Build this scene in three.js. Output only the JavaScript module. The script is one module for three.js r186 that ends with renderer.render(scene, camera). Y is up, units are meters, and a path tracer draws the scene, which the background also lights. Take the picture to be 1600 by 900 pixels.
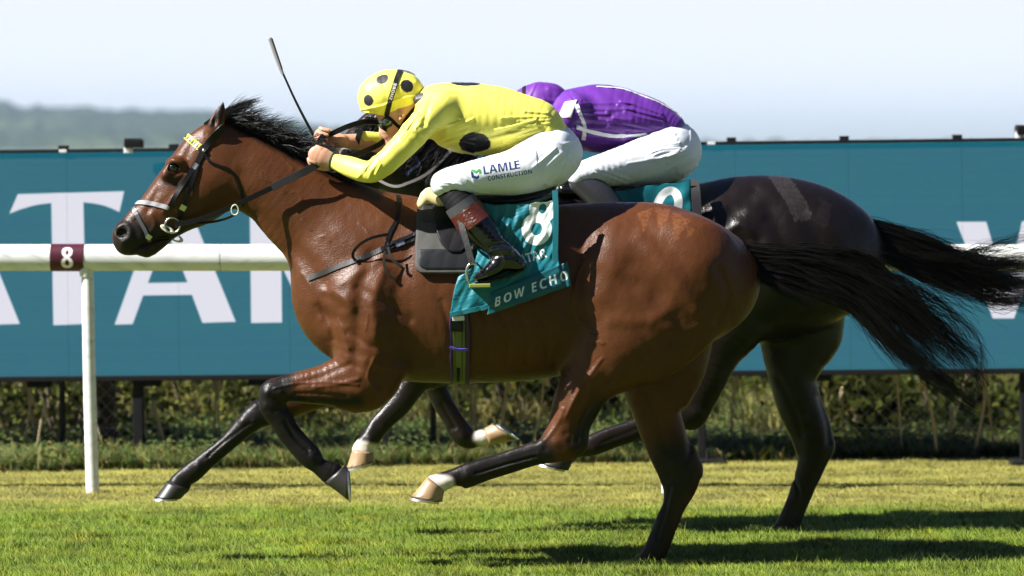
import * as THREE from 'three';
import { mergeGeometries } from 'three/addons/utils/BufferGeometryUtils.js';
import { RoundedBoxGeometry } from 'three/addons/geometries/RoundedBoxGeometry.js';
import { ImprovedNoise } from 'three/addons/math/ImprovedNoise.js';

// ---------------------------------------------------------------- camera, sky, sun, exposure
const FOCAL = 5031, DIST = 12.9, EYE = 1.686, HORIZON = 235;      // focal length and horizon in photo pixels; metres
const scene = new THREE.Scene();
const camera = new THREE.PerspectiveCamera(2 * Math.atan(665 / FOCAL) * 180 / Math.PI, 1600 / 1330, 0.5, 9000);
camera.position.set(0, EYE, DIST);
camera.lookAt(0, EYE, 0);
camera.setViewOffset(1600, 1330, 0, 430, 1600, 900);              // level camera, lens shifted down
camera.updateProjectionMatrix();
camera.focus = 12.75; camera.userData.fStop = 2.5;

const renderer = new THREE.WebGLRenderer({ antialias: true });
renderer.toneMapping = THREE.LinearToneMapping;
renderer.toneMappingExposure = 2.5;
renderer.shadowMap.enabled = true;

const SUN = new THREE.Vector3(-0.70, 0.66, 0.185).normalize();
{
  // hazy clear summer sky: pale at the horizon, blue overhead
  const w = 256, h = 128, data = new Float32Array(w * h * 4);
  for (let j = 0; j < h; j++) for (let i = 0; i < w; i++) {
    const el = ((j + 0.5) / h - 0.5) * Math.PI, az = ((i + 0.5) / w - 0.5) * Math.PI * 2;
    const s = Math.max(0, Math.sin(el)), k = Math.pow(1 - Math.max(0, s - 0.06), 7);
    const dx = Math.cos(el) * Math.cos(az), dz = Math.cos(el) * Math.sin(az);
    const c = dx * SUN.x + Math.sin(el) * SUN.y + dz * SUN.z;
    const glow = 0.05 * Math.pow(Math.max(0, c), 6);
    const o = (j * w + i) * 4;
    let r = 0.025 + 0.345 * k + glow, g = 0.045 + 0.345 * k + glow, b = 0.10 + 0.325 * k + glow;
    if (el < 0) { r = 0.08; g = 0.10; b = 0.05; }
    data[o] = r; data[o + 1] = g; data[o + 2] = b; data[o + 3] = 1;
  }
  const sky = new THREE.DataTexture(data, w, h, THREE.RGBAFormat, THREE.FloatType);
  sky.mapping = THREE.EquirectangularReflectionMapping; sky.magFilter = THREE.LinearFilter; sky.needsUpdate = true;
  scene.background = sky; scene.environment = sky;
}
const sun = new THREE.DirectionalLight(new THREE.Color().setRGB(1, 0.965, 0.915), 5);
sun.position.copy(SUN).multiplyScalar(30); sun.target.position.set(0, 0, -1);
sun.castShadow = true; sun.shadow.mapSize.set(4096, 4096); sun.shadow.radius = 1;
Object.assign(sun.shadow.camera, { left: -8, right: 8, top: 8, bottom: -8, near: 1, far: 80 });
scene.add(sun, sun.target);
scene.fog = new THREE.FogExp2(new THREE.Color().setRGB(0.48, 0.70, 1.0), 0.00011);

// ---------------------------------------------------------------- helpers
const V = (x, y, z) => new THREE.Vector3(x, y, z);
const RGB = (r, g, b) => new THREE.Color().setRGB(r, g, b);
function rng(seed) { let a = seed >>> 0; return () => { a = (a + 0x6D2B79F5) | 0; let t = Math.imul(a ^ (a >>> 15), 1 | a); t = (t + Math.imul(t ^ (t >>> 7), 61 | t)) ^ t; return ((t ^ (t >>> 14)) >>> 0) / 4294967296; }; }
const noiser = new ImprovedNoise();
const noise = (x, y, z = 0) => noiser.noise(x + 31.7, y + 17.3, z + 5.1);
const fbm = (x, y, z = 0) => noise(x, y, z) * 0.55 + noise(x * 2.1, y * 2.1, z * 2.1 + 9) * 0.3 + noise(x * 4.3, y * 4.3, z * 4.3 + 21) * 0.15;
const sstep = (a, b, x) => { const t = Math.min(1, Math.max(0, (x - a) / (b - a))); return t * t * (3 - 2 * t); };
const lerp = (a, b, t) => a + (b - a) * t;
// a place in the world from where it shows in the photo and how far behind the near horse's middle it stands
const P = (x, y, z = 0) => { const s = (DIST - z) / FOCAL; return V((x - 800) * s, EYE + (HORIZON - y) * s, z); };
const groundZ = y => DIST - EYE * FOCAL / (y - HORIZON);

const taken = {};
function numbered(name) { const n = taken[name] = (taken[name] ?? -1) + 1; return n ? `${name}_${String(n).padStart(3, '0')}` : name; }
function tag(o, label, category, group) { Object.assign(o.userData, { label, category }); if (group) o.userData.group = group; return o; }
function thing(name, label, category, group) { const o = new THREE.Group(); o.name = numbered(name); scene.add(o); return tag(o, label, category, group); }
function part(name, geometry, material, parent, label) {
  const m = new THREE.Mesh(geometry, material); m.name = name; m.castShadow = m.receiveShadow = true; parent.add(m);
  if (label) m.userData.label = label;
  return m;
}
function structure(name, geometry, material) { const m = part(name, geometry, material, scene); m.userData.kind = 'structure'; return m; }
const M = (color, roughness = 0.8, more = {}) => new THREE.MeshPhysicalMaterial({ color, roughness, ...more });
function spline(pts, sub) {            // Catmull-Rom through arrays of numbers
  const out = [], n = pts.length;
  for (let i = 0; i < n - 1; i++) {
    const a = pts[Math.max(0, i - 1)], b = pts[i], c = pts[i + 1], d = pts[Math.min(n - 1, i + 2)];
    for (let s = 0; s < sub; s++) {
      const t = s / sub, t2 = t * t, t3 = t2 * t;
      out.push(b.map((_, k) => 0.5 * (2 * b[k] + (c[k] - a[k]) * t + (2 * a[k] - 5 * b[k] + 4 * c[k] - d[k]) * t2 + (3 * b[k] - a[k] - 3 * c[k] + d[k]) * t3)));
    }
  }
  out.push(pts[n - 1].slice()); return out;
}
function boxAt(x, y, z, w, h, d, r = 0.003) { const g = new RoundedBoxGeometry(w, h, d, 2, Math.min(r, w / 2.1, h / 2.1, d / 2.1)); g.translate(x, y, z); return g; }
function geo(positions, index, normals, uvs, colors) {
  const g = new THREE.BufferGeometry();
  g.setAttribute('position', new THREE.Float32BufferAttribute(positions, 3));
  if (uvs) g.setAttribute('uv', new THREE.Float32BufferAttribute(uvs, 2));
  if (colors) g.setAttribute('color', new THREE.Float32BufferAttribute(colors, 3));
  g.setIndex(index);
  if (normals) g.setAttribute('normal', new THREE.Float32BufferAttribute(normals, 3)); else g.computeVertexNormals();
  return g;
}

// ---------------------------------------------------------------- smooth bodies: chains of tapered oval bones, joined and meshed
class Field {
  constructor(zc = 0) { this.groups = []; this.feats = []; this.cuts = []; this.zc = zc; this.lo = V(1e9, 1e9, 1e9); this.hi = V(-1e9, -1e9, -1e9); this.extra = null; this.slack = 0.03; }
  raw(pts, k, sub = 3) {                // pts: [x, y, z, radius in the side plane, radius across]
    const q = sub > 1 ? spline(pts, sub) : pts, n = Math.max(1, q.length - 1), S = new Float64Array(n * 11);
    for (let i = 0; i < n; i++) {
      const a = q[i], b = q[Math.min(i + 1, q.length - 1)], o = i * 11, dx = b[0] - a[0], dy = b[1] - a[1], dz = b[2] - a[2];
      S.set([a[0], a[1], a[2], dx, dy, dz, 1 / Math.max(1e-9, dx * dx + dy * dy + dz * dz), a[3], b[3] - a[3], a[4], b[4] - a[4]], o);
    }
    for (const a of q) { const r = Math.max(a[3], a[4]) + 0.03; this.lo.min(V(a[0] - r, a[1] - r, a[2] - r)); this.hi.max(V(a[0] + r, a[1] + r, a[2] + r)); }
    this.groups.push({ S, n, k }); return this;
  }
  chain(stations, z, k = 0.04, sub = 3) {    // stations: [front x, y, back x, y, half width, (z)]
    return this.raw(stations.map(([x0, y0, x1, y1, w, zz]) => {
      const zq = zz ?? z, c = P((x0 + x1) / 2, (y0 + y1) / 2, zq), r = Math.hypot(x1 - x0, y1 - y0) / 2 * (DIST - zq) / FOCAL; return [c.x, c.y, c.z, r, w];
    }), k, sub);
  }
  limb(pts, k = 0.03, sub = 3) { return this.raw(pts.map(([x, y, z, r, rz]) => { const c = P(x, y, z); return [c.x, c.y, c.z, r, rz ?? r]; }), k, sub); }
  feat(pts, width, amp, zs = 0.2) {       // a ridge (or, amp < 0, a groove) along a line on the flank
    const q = (pts.length > 2 ? spline(pts, 3) : pts).map(([x, y]) => P(x, y, this.zc + zs)), w = width * (DIST - this.zc - zs) / FOCAL;
    const f = { q, w, amp, x0: 1e9, x1: -1e9, y0: 1e9, y1: -1e9 };
    for (const p of q) { f.x0 = Math.min(f.x0, p.x - 2.5 * w); f.x1 = Math.max(f.x1, p.x + 2.5 * w); f.y0 = Math.min(f.y0, p.y - 2.5 * w); f.y1 = Math.max(f.y1, p.y + 2.5 * w); }
    this.feats.push(f); return this;
  }
  cut(x, y, z, rx, ry, rz, k = 0.006) { const c = P(x, y, z); this.cuts.push([c.x, c.y, c.z, rx, ry, rz, k]); return this; }
  near(x, y, z, reach, most = 1e9) {                  // the bones that matter round a point
    const all = []; let dmin = 1e9;
    for (const g of this.groups) for (let i = 0; i < g.n; i++) { const d = segment(g.S, i * 11, x, y, z); all.push(d); if (d < dmin) dmin = d; }
    if (dmin > most || dmin < -1.6 * most) return null;
    const act = { groups: [], feats: this.feats.filter(f => x > f.x0 - reach && x < f.x1 + reach && y > f.y0 - reach && y < f.y1 + reach), d: dmin };
    let c = 0;
    for (const g of this.groups) {
      const pick = []; for (let i = 0; i < g.n; i++) if (all[c++] * 0.8 < dmin + 2.2 * reach + 0.1) pick.push(i);
      if (!pick.length) continue;
      const S = new Float64Array(pick.length * 11); pick.forEach((i, j) => S.set(g.S.subarray(i * 11, i * 11 + 11), j * 11));
      act.groups.push({ S, n: pick.length, k: g.k });
    }
    return act;
  }
  f(x, y, z, act = this) {
    let d = 1e9;
    for (const g of act.groups) {
      let m = 1e9; const S = g.S;
      for (let i = 0, o = 0; i < g.n; i++, o += 11) { const e = segment(S, o, x, y, z); if (e < m) m = e; }
      if (d > 1e8) d = m; else { const h = Math.max(g.k - Math.abs(d - m), 0) / g.k; d = Math.min(d, m) - h * h * g.k * 0.25; }
    }
    if (Math.abs(d) < 0.06) {
      for (const t of act.feats) {
        if (x < t.x0 || x > t.x1 || y < t.y0 || y > t.y1) continue;
        let e = 1e9; const q = t.q;
        if (q.length === 1) e = (x - q[0].x) ** 2 + (y - q[0].y) ** 2;
        for (let i = 0; i < q.length - 1; i++) {
          const ax = q[i].x, ay = q[i].y, bx = q[i + 1].x - ax, by = q[i + 1].y - ay;
          const s = Math.min(1, Math.max(0, ((x - ax) * bx + (y - ay) * by) / (bx * bx + by * by + 1e-12)));
          const u = (x - ax - bx * s) ** 2 + (y - ay - by * s) ** 2; if (u < e) e = u;
        }
        d -= t.amp * Math.exp(-e / (t.w * t.w));
      }
      if (this.extra) d -= this.extra(x, y, z);
    }
    for (const c of this.cuts) {
      const qx = (x - c[0]) / c[3], qy = (y - c[1]) / c[4], qz = (z - c[2]) / c[5], k0 = Math.hypot(qx, qy, qz);
      if (k0 > 2.5) continue;
      const e = -(k0 * (k0 - 1) / Math.max(1e-6, Math.hypot(qx / c[3], qy / c[4], qz / c[5]))), h = Math.max(c[6] - Math.abs(d - e), 0) / c[6];
      d = Math.max(d, e) + h * h * c[6] * 0.25;
    }
    return d;
  }
  normal(p, e = 0.003, act = this) {
    return V(this.f(p.x + e, p.y, p.z, act) - this.f(p.x - e, p.y, p.z, act), this.f(p.x, p.y + e, p.z, act) - this.f(p.x, p.y - e, p.z, act), this.f(p.x, p.y, p.z + e, act) - this.f(p.x, p.y, p.z - e, act)).normalize();
  }
  hit(x, y) {                             // where the photo's point (x, y) lies on this body: position and outward normal
    const a = P(x, y, this.zc + 0.55), dir = P(x, y, this.zc - 0.4).sub(a), L = dir.length(); dir.normalize();
    let s = 0, best = 1e9, at = 0;
    for (let i = 0; i < 160 && s < L; i++) {
      const q = a.clone().addScaledVector(dir, s), d = this.f(q.x, q.y, q.z);
      if (d < best) { best = d; at = s; }
      if (d < 0.0005) break;
      s += Math.max(0.0008, d * 0.7);
    }
    const p = a.addScaledVector(dir, at); const n = this.normal(p);
    if (best > 0.0008) p.addScaledVector(n, -best);
    return { p, n };
  }
  mesh(cell, paint, uvScale = 1) {
    const B = 8, lo = this.lo, n = [0, 1, 2].map(k => Math.ceil((this.hi.getComponent(k) - lo.getComponent(k)) / cell / B + 0.01) * B);
    const [nx, ny, nz] = n, val = new Float32Array(nx * ny * nz).fill(1), vid = new Int32Array(nx * ny * nz).fill(-1);
    const bx = nx / B, by = ny / B, bz = nz / B, acts = new Array(bx * by * bz), h = B * cell * 0.87;
    for (let c = 0; c < bz; c++) for (let b = 0; b < by; b++) for (let a = 0; a < bx; a++) {
      const x = lo.x + (a + 0.5) * B * cell, y = lo.y + (b + 0.5) * B * cell, z = lo.z + (c + 0.5) * B * cell;
      const act = this.near(x, y, z, h, h * 1.35 + this.slack);
      if (!act) continue;
      acts[(c * by + b) * bx + a] = act;
      for (let k = 0; k < B; k++) for (let j = 0; j < B; j++) { let o = ((c * B + k) * ny + b * B + j) * nx + a * B; for (let i = 0; i < B; i++) val[o++] = this.f(lo.x + (a * B + i) * cell, lo.y + (b * B + j) * cell, lo.z + (c * B + k) * cell, act); }
    }
    for (let c = 0; c < bz; c++) for (let b = 0; b < by; b++) for (let a = 0; a < bx; a++) {   // the inside
      if (acts[(c * by + b) * bx + a]) continue;
      const x = lo.x + (a + 0.5) * B * cell, y = lo.y + (b + 0.5) * B * cell, z = lo.z + (c + 0.5) * B * cell;
      if (this.f(x, y, z) < 0) for (let k = 0; k < B; k++) for (let j = 0; j < B; j++) { const o = ((c * B + k) * ny + b * B + j) * nx + a * B; val.fill(-1, o, o + B); }
    }
    const pos = [], nor = [], col = [], uv = [], idx = [], sx = 1, sy = nx, sz = nx * ny, v = new Float64Array(8), off = [0, sx, sy, sx + sy, sz, sx + sz, sy + sz, sx + sy + sz];
    const edges = [[0, 1], [2, 3], [4, 5], [6, 7], [0, 2], [1, 3], [4, 6], [5, 7], [0, 4], [1, 5], [2, 6], [3, 7]];
    for (let k = 0; k < nz - 1; k++) for (let j = 0; j < ny - 1; j++) for (let i = 0; i < nx - 1; i++) {
      const o = k * sz + j * sy + i; let m = 0;
      for (let e = 0; e < 8; e++) { v[e] = val[o + off[e]]; if (v[e] < 0) m |= 1 << e; }
      if (m === 0 || m === 255) continue;
      let x = 0, y = 0, z = 0, c = 0;
      for (const [p, q] of edges) {
        if ((v[p] < 0) === (v[q] < 0)) continue;
        const t = v[p] / (v[p] - v[q]); c++;
        x += (p & 1) + ((q & 1) - (p & 1)) * t; y += ((p >> 1) & 1) + (((q >> 1) & 1) - ((p >> 1) & 1)) * t; z += (p >> 2) + ((q >> 2) - (p >> 2)) * t;
      }
      const p = V(lo.x + (i + x / c) * cell, lo.y + (j + y / c) * cell, lo.z + (k + z / c) * cell);
      const act = acts[((k >> 3) * by + (j >> 3)) * bx + (i >> 3)] ?? this;
      let nn = this.normal(p, cell * 0.5, act); const d = this.f(p.x, p.y, p.z, act);
      p.addScaledVector(nn, -Math.max(-cell, Math.min(cell, d)) * 0.9); nn = this.normal(p, cell * 0.7, act);
      vid[o] = pos.length / 3; pos.push(p.x, p.y, p.z); nor.push(nn.x, nn.y, nn.z); uv.push(p.x * uvScale, p.y * uvScale + p.z * 0.4 * uvScale);
      if (paint) { const q = paint(p, nn); col.push(q[0], q[1], q[2]); }
    }
    const quad = (a, b, c, d, flip) => { if (a < 0 || b < 0 || c < 0 || d < 0) return; if (flip) idx.push(a, c, b, a, d, c); else idx.push(a, b, c, a, c, d); };
    for (let k = 1; k < nz - 1; k++) for (let j = 1; j < ny - 1; j++) for (let i = 1; i < nx - 1; i++) {
      const o = k * sz + j * sy + i, s = val[o] < 0;
      if (s !== (val[o + sx] < 0)) quad(vid[o - sy - sz], vid[o - sz], vid[o], vid[o - sy], !s);
      if (s !== (val[o + sy] < 0)) quad(vid[o - sx - sz], vid[o - sx], vid[o], vid[o - sz], !s);
      if (s !== (val[o + sz] < 0)) quad(vid[o - sx - sy], vid[o - sy], vid[o], vid[o - sx], !s);
    }
    let agree = 0;
    for (let t = 0; t < idx.length; t += 303) {
      const [a, b, c] = [0, 1, 2].map(k => V(pos[idx[t + k] * 3], pos[idx[t + k] * 3 + 1], pos[idx[t + k] * 3 + 2])), q = idx[t] * 3;
      agree += Math.sign(b.sub(a).cross(c.sub(a)).dot(V(nor[q], nor[q + 1], nor[q + 2])));
    }
    if (agree < 0) for (let t = 0; t < idx.length; t += 3) { const w = idx[t]; idx[t] = idx[t + 1]; idx[t + 1] = w; }
    return geo(pos, idx, nor, uv, paint ? col : null);
  }
}
function segment(S, o, x, y, z) {
  const dx = x - S[o], dy = y - S[o + 1], dz = z - S[o + 2];
  let t = (dx * S[o + 3] + dy * S[o + 4] + dz * S[o + 5]) * S[o + 6]; t = t < 0 ? 0 : t > 1 ? 1 : t;
  const qx = dx - S[o + 3] * t, qy = dy - S[o + 4] * t, qz = dz - S[o + 5] * t, rv = S[o + 7] + S[o + 8] * t, rz = S[o + 9] + S[o + 10] * t;
  const r2 = qx * qx + qy * qy, z2 = qz * qz, iv = 1 / (rv * rv), iz = 1 / (rz * rz), k1 = Math.sqrt(r2 * iv * iv + z2 * iz * iz);
  if (k1 < 1e-7) return -Math.min(rv, rz);
  const k0 = Math.sqrt(r2 * iv + z2 * iz); return k0 * (k0 - 1) / k1;
}
// a flat strap along points: list of {p, n} (place, outward normal); rectangular section; width may be a function of 0..1
function strapGeo(list, width, thick = 0.004) {
  const pos = [], uv = [], idx = []; let run = 0;
  list.forEach(({ p, n }, i) => {
    const a = list[Math.max(0, i - 1)].p, b = list[Math.min(list.length - 1, i + 1)].p, t = b.clone().sub(a).normalize(), s = t.clone().cross(n).normalize(), m = s.clone().cross(t).normalize();
    const f = i / (list.length - 1), w = (typeof width === 'function' ? width(f) : width) / 2;
    if (i) run += p.distanceTo(list[i - 1].p);
    for (const [u, h] of [[-1, 0], [-0.94, 1], [0.94, 1], [1, 0]]) { const q = p.clone().addScaledVector(s, u * w).addScaledVector(m, h * thick); pos.push(q.x, q.y, q.z); uv.push(f, (u + 1) / 2); }
  });
  const N = list.length;
  for (let i = 0; i < N - 1; i++) for (let k = 0; k < 4; k++) { const a = i * 4 + k, b = i * 4 + (k + 1) % 4, c = a + 4, d = b + 4; idx.push(a, b, c, b, d, c); }
  idx.push(0, 2, 1, 0, 3, 2); const e = (N - 1) * 4; idx.push(e, e + 1, e + 2, e, e + 2, e + 3);
  const g = geo(pos, idx, null, uv).toNonIndexed(); g.computeVertexNormals(); return g;
}
function dense(pts, step = 2.5) { const out = []; const s = spline(pts, 12); let last = null; for (const p of s) if (!last || Math.hypot(p[0] - last[0], p[1] - last[1]) >= step) { out.push(p); last = p; } if (last !== s[s.length - 1]) out.push(s[s.length - 1]); return out; }
const strapOn = (field, pts, width, thick = 0.004, lift = 0.001) => strapGeo(dense(pts).map(([x, y, l = 0]) => { const h = field.hit(x, y); h.p.addScaledVector(h.n, lift + l); return h; }), width, thick);
const strapFree = (pts, width, thick = 0.004, n = V(0, 0, 1)) => strapGeo(spline(pts.map(([x, y, z]) => P(x, y, z).toArray()), 8).map(a => ({ p: V(...a), n })), width, thick);
const tubeFree = (pts, r, seg = 10) => new THREE.TubeGeometry(new THREE.CatmullRomCurve3(pts.map(([x, y, z]) => P(x, y, z))), pts.length * 6, r, seg);
// a cloth laid on a body: edge(s, t) gives the photo point; lift(s, t) metres above the body; real thickness
function clothOn(field, edge, nu, nv, lift, thick = 0.004, uvOf = null, hang = null) {
  const top = [], low = [], uv = [];
  for (let j = 0; j <= nv; j++) for (let i = 0; i <= nu; i++) {
    const s = i / nu, t = j / nv, [x, y] = edge(s, t), { p, n } = field.hit(x, y); n.y *= 0.5; n.normalize();
    const q = p.clone().addScaledVector(n, lift(s, t)); if (hang && q.z < hang(s, t)) { q.z = hang(s, t); n.set(0, 0, 1); } top.push(q); low.push(q.clone().addScaledVector(n, -thick)); uv.push(...(uvOf ? uvOf(q, s, t) : [s, 1 - t]));
  }
  const N = top.length, w = nu + 1, idx = [], back = [];
  for (let j = 0; j < nv; j++) for (let i = 0; i < nu; i++) { const a = j * w + i, b = a + 1, c = a + w, d = c + 1; idx.push(a, c, b, b, c, d); back.push(N + a, N + b, N + c, N + b, N + d, N + c); }
  const rim = []; for (let i = 0; i < nu; i++) rim.push([i, i + 1]); for (let j = 0; j < nv; j++) rim.push([j * w + nu, (j + 1) * w + nu]);
  for (let i = nu; i > 0; i--) rim.push([nv * w + i, nv * w + i - 1]); for (let j = nv; j > 0; j--) rim.push([j * w, (j - 1) * w]);
  for (const [a, b] of rim) idx.push(a, b, N + a, b, N + b, N + a);
  return geo([...top, ...low].flatMap(p => p.toArray()), [...idx, ...back], null, [...uv, ...uv]);
}
// many fine hairs as three-sided tapering tubes in one mesh
function hairGeo(strands, r0, r1) {
  const pos = [], nor = [], idx = [];
  for (const st of strands) {
    const b = pos.length / 3, n = st.length, k = st.r ?? 1;
    st.forEach((p, i) => {
      const t = st[Math.min(n - 1, i + 1)].clone().sub(st[Math.max(0, i - 1)]).normalize(), u = t.clone().cross(Math.abs(t.z) < 0.9 ? V(0, 0, 1) : V(1, 0, 0)).normalize(), w = t.clone().cross(u), r = lerp(r0, r1, Math.pow(i / (n - 1), 1.6)) * k;
      for (let a = 0; a < 3; a++) { const c = Math.cos(a * 2.0944), s = Math.sin(a * 2.0944), d = u.clone().multiplyScalar(c).addScaledVector(w, s); pos.push(p.x + d.x * r, p.y + d.y * r, p.z + d.z * r); nor.push(d.x, d.y, d.z); }
    });
    for (let i = 0; i < n - 1; i++) for (let a = 0; a < 3; a++) { const p = b + i * 3 + a, q = b + i * 3 + (a + 1) % 3; idx.push(p, q, p + 3, q, q + 3, p + 3); }
  }
  return geo(pos, idx, nor);
}
function canvas(w, h, draw) { const c = document.createElement('canvas'); c.width = w; c.height = h; const g = c.getContext('2d'); draw(g, w, h); const t = new THREE.CanvasTexture(c); t.colorSpace = THREE.SRGBColorSpace; t.anisotropy = 8; return t; }
function noiseTex(size, fn, srgb = false) {
  const d = new Uint8Array(size * size * 4);
  for (let j = 0; j < size; j++) for (let i = 0; i < size; i++) { const v = fn(i / size, j / size), o = (j * size + i) * 4; const c = Array.isArray(v) ? v : [v, v, v]; for (let k = 0; k < 3; k++) d[o + k] = Math.max(0, Math.min(255, c[k] * 255)); d[o + 3] = 255; }
  const t = new THREE.DataTexture(d, size, size); t.wrapS = t.wrapT = THREE.RepeatWrapping; t.magFilter = THREE.LinearFilter; if (srgb) t.colorSpace = THREE.SRGBColorSpace; t.needsUpdate = true; return t;
}
// noise that repeats over 0..1
const tnoise = (u, v, fx, fy, s) => { const a = u * 2 * Math.PI, b = v * 2 * Math.PI; return noise(Math.cos(a) * fx / 6.283 + s, Math.sin(a) * fx / 6.283 + Math.cos(b) * fy / 6.283, Math.sin(b) * fy / 6.283 + s); };
// ---------------------------------------------------------------- materials shared by the horses
const furTex = noiseTex(256, (u, v) => 0.5 + 0.5 * tnoise(u, v, 22, 60, 3) + 0.25 * tnoise(u, v, 50, 110, 8));
const hide = new THREE.MeshPhysicalMaterial({ vertexColors: true, roughness: 0.39, bumpMap: furTex, bumpScale: 0.0010, specularIntensity: 0.5 });
const hideBlack = new THREE.MeshPhysicalMaterial({ vertexColors: true, roughness: 0.31, bumpMap: furTex, bumpScale: 0.0010, specularIntensity: 0.7 });
const hairBlack = M(RGB(0.0055, 0.0045, 0.004), 0.34, { specularIntensity: 0.5 });
const eyeMat = M(RGB(0.006, 0.004, 0.003), 0.06, { clearcoat: 1, clearcoatRoughness: 0.03 });
const shoeMat = M(RGB(0.62, 0.63, 0.64), 0.3, { metalness: 0.9 });
const hoofDark = M(RGB(0.022, 0.020, 0.018), 0.42), hoofTan = new THREE.MeshPhysicalMaterial({ vertexColors: true, roughness: 0.45 });
// hoof: lofted from the coronet to the sole; photo points of coronet front, coronet back, toe, heel
function addHoof(parent, z, cf, cb, toe, heel, w1, w2, tan = false, label = null) {
  const a = P(...cf, z), b = P(...cb, z), t = P(...toe, z), h = P(...heel, z), N = 28, R = 7, pos = [], idx = [], col = [];
  const up = a.clone().add(b).sub(t).sub(h).normalize();
  const ring = (f, w, grow = 1) => { const c0 = a.clone().add(b).multiplyScalar(0.5), c1 = t.clone().add(h).multiplyScalar(0.5), e0 = a.clone().sub(b).multiplyScalar(0.5), e1 = t.clone().sub(h).multiplyScalar(0.5), c = c0.lerp(c1, f), e = e0.lerp(e1, f).multiplyScalar(grow); return ang => { const cs = Math.cos(ang), sn = Math.sin(ang), nar = cs < 0 ? 1 - 0.18 * cs * cs : 1; return c.clone().addScaledVector(e, cs).add(V(0, 0, sn * w * grow * nar)); }; };
  const rr = rng(Math.round(cf[0] * 7 + cf[1]));
  for (let r = 0; r <= R; r++) { const f = r / R, at = ring(f, lerp(w1, w2, Math.pow(f, 0.8)), 1 + 0.012 * Math.sin(f * 40)); for (let i = 0; i < N; i++) { const p = at(i / N * 2 * Math.PI); pos.push(p.x, p.y, p.z); const st = 0.5 + 0.5 * noise(i * 0.9, f * 1.2, cf[0]), l = f > 0.75 && rr() > 0.6 ? 0.35 : 1; col.push(lerp(0.42, 0.22, st) * l, lerp(0.30, 0.115, st) * l, lerp(0.17, 0.05, st) * l); } }
  for (let r = 0; r < R; r++) for (let i = 0; i < N; i++) { const p = r * N + i, q = r * N + (i + 1) % N; idx.push(p, q, p + N, q, q + N, p + N); }
  const base = pos.length / 3; const mid = t.clone().add(h).multiplyScalar(0.5).addScaledVector(up, 0.008); pos.push(mid.x, mid.y, mid.z); col.push(0.1, 0.07, 0.05);
  for (let i = 0; i < N; i++) idx.push(R * N + i, R * N + (i + 1) % N, base);
  const top = pos.length / 3; const mt = a.clone().add(b).multiplyScalar(0.5).addScaledVector(up, 0.01); pos.push(mt.x, mt.y, mt.z); col.push(0.1, 0.07, 0.05);
  for (let i = 0; i < N; i++) idx.push((i + 1) % N, i, top);
  const hoof = part('hoof', geo(pos, idx, null, null, col), tan ? hoofTan : hoofDark, parent, label);
  // the shoe: a flat U of metal below the wall
  const sp = [], si = [], n = 30, out = ring(1, w2, 1.04), inn = ring(1, w2, 0.74);
  for (let i = 0; i <= n; i++) { const ang = -2.5 + 5 * i / n, o = out(ang), q = inn(ang); for (const [p, d] of [[o, 0.0005], [o, -0.0085], [q, -0.0085], [q, 0.0005]]) { const k = p.clone().addScaledVector(up, d); sp.push(k.x, k.y, k.z); } }
  for (let i = 0; i < n; i++) for (let k = 0; k < 4; k++) { const p = i * 4 + k, q = i * 4 + (k + 1) % 4; si.push(p, p + 4, q, q, p + 4, q + 4); }
  si.push(0, 1, 2, 0, 2, 3); const e = n * 4; si.push(e, e + 2, e + 1, e, e + 3, e + 2);
  const sg = geo(sp, si).toNonIndexed(); sg.computeVertexNormals(); part('horseshoe', sg, shoeMat, hoof);
  return hoof;
}
// colour laid on the coat: painted(list) mixes patches [polyline, radius px, colour, softness px] over a base
function coat(base, patches, zc, mottle) {
  return p => {
    const s = (DIST - p.z) / FOCAL, x = 800 + p.x / s, y = HORIZON - (p.y - EYE) / s;
    const m = 1 + mottle * fbm(p.x * 7, p.y * 7, p.z * 7) + 0.10 * noise(p.x * 60, p.y * 25, p.z * 60);
    let c = base.map(v => v * m);
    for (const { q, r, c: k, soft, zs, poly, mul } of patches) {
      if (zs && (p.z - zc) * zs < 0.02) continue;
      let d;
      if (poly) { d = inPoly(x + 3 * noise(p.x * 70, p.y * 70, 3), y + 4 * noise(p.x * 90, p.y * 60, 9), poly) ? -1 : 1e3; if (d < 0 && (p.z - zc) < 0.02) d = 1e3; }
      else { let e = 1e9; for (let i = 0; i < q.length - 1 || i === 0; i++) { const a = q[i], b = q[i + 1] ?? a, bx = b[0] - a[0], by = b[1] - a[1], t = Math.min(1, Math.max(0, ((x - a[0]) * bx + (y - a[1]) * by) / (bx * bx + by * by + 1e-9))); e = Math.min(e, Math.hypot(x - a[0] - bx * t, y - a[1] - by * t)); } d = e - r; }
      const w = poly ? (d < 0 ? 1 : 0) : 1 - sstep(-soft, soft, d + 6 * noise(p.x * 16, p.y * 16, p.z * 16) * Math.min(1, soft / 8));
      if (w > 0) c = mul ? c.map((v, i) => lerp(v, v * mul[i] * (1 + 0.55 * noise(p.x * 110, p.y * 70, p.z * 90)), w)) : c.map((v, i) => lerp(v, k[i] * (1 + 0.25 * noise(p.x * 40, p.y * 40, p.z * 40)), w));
    }
    return c;
  };
}
function inPoly(x, y, q) { let s = false; for (let i = 0, j = q.length - 1; i < q.length; j = i++) if ((q[i][1] > y) !== (q[j][1] > y) && x < (q[j][0] - q[i][0]) * (y - q[i][1]) / (q[j][1] - q[i][1]) + q[i][0]) s = !s; return s; }
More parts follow.
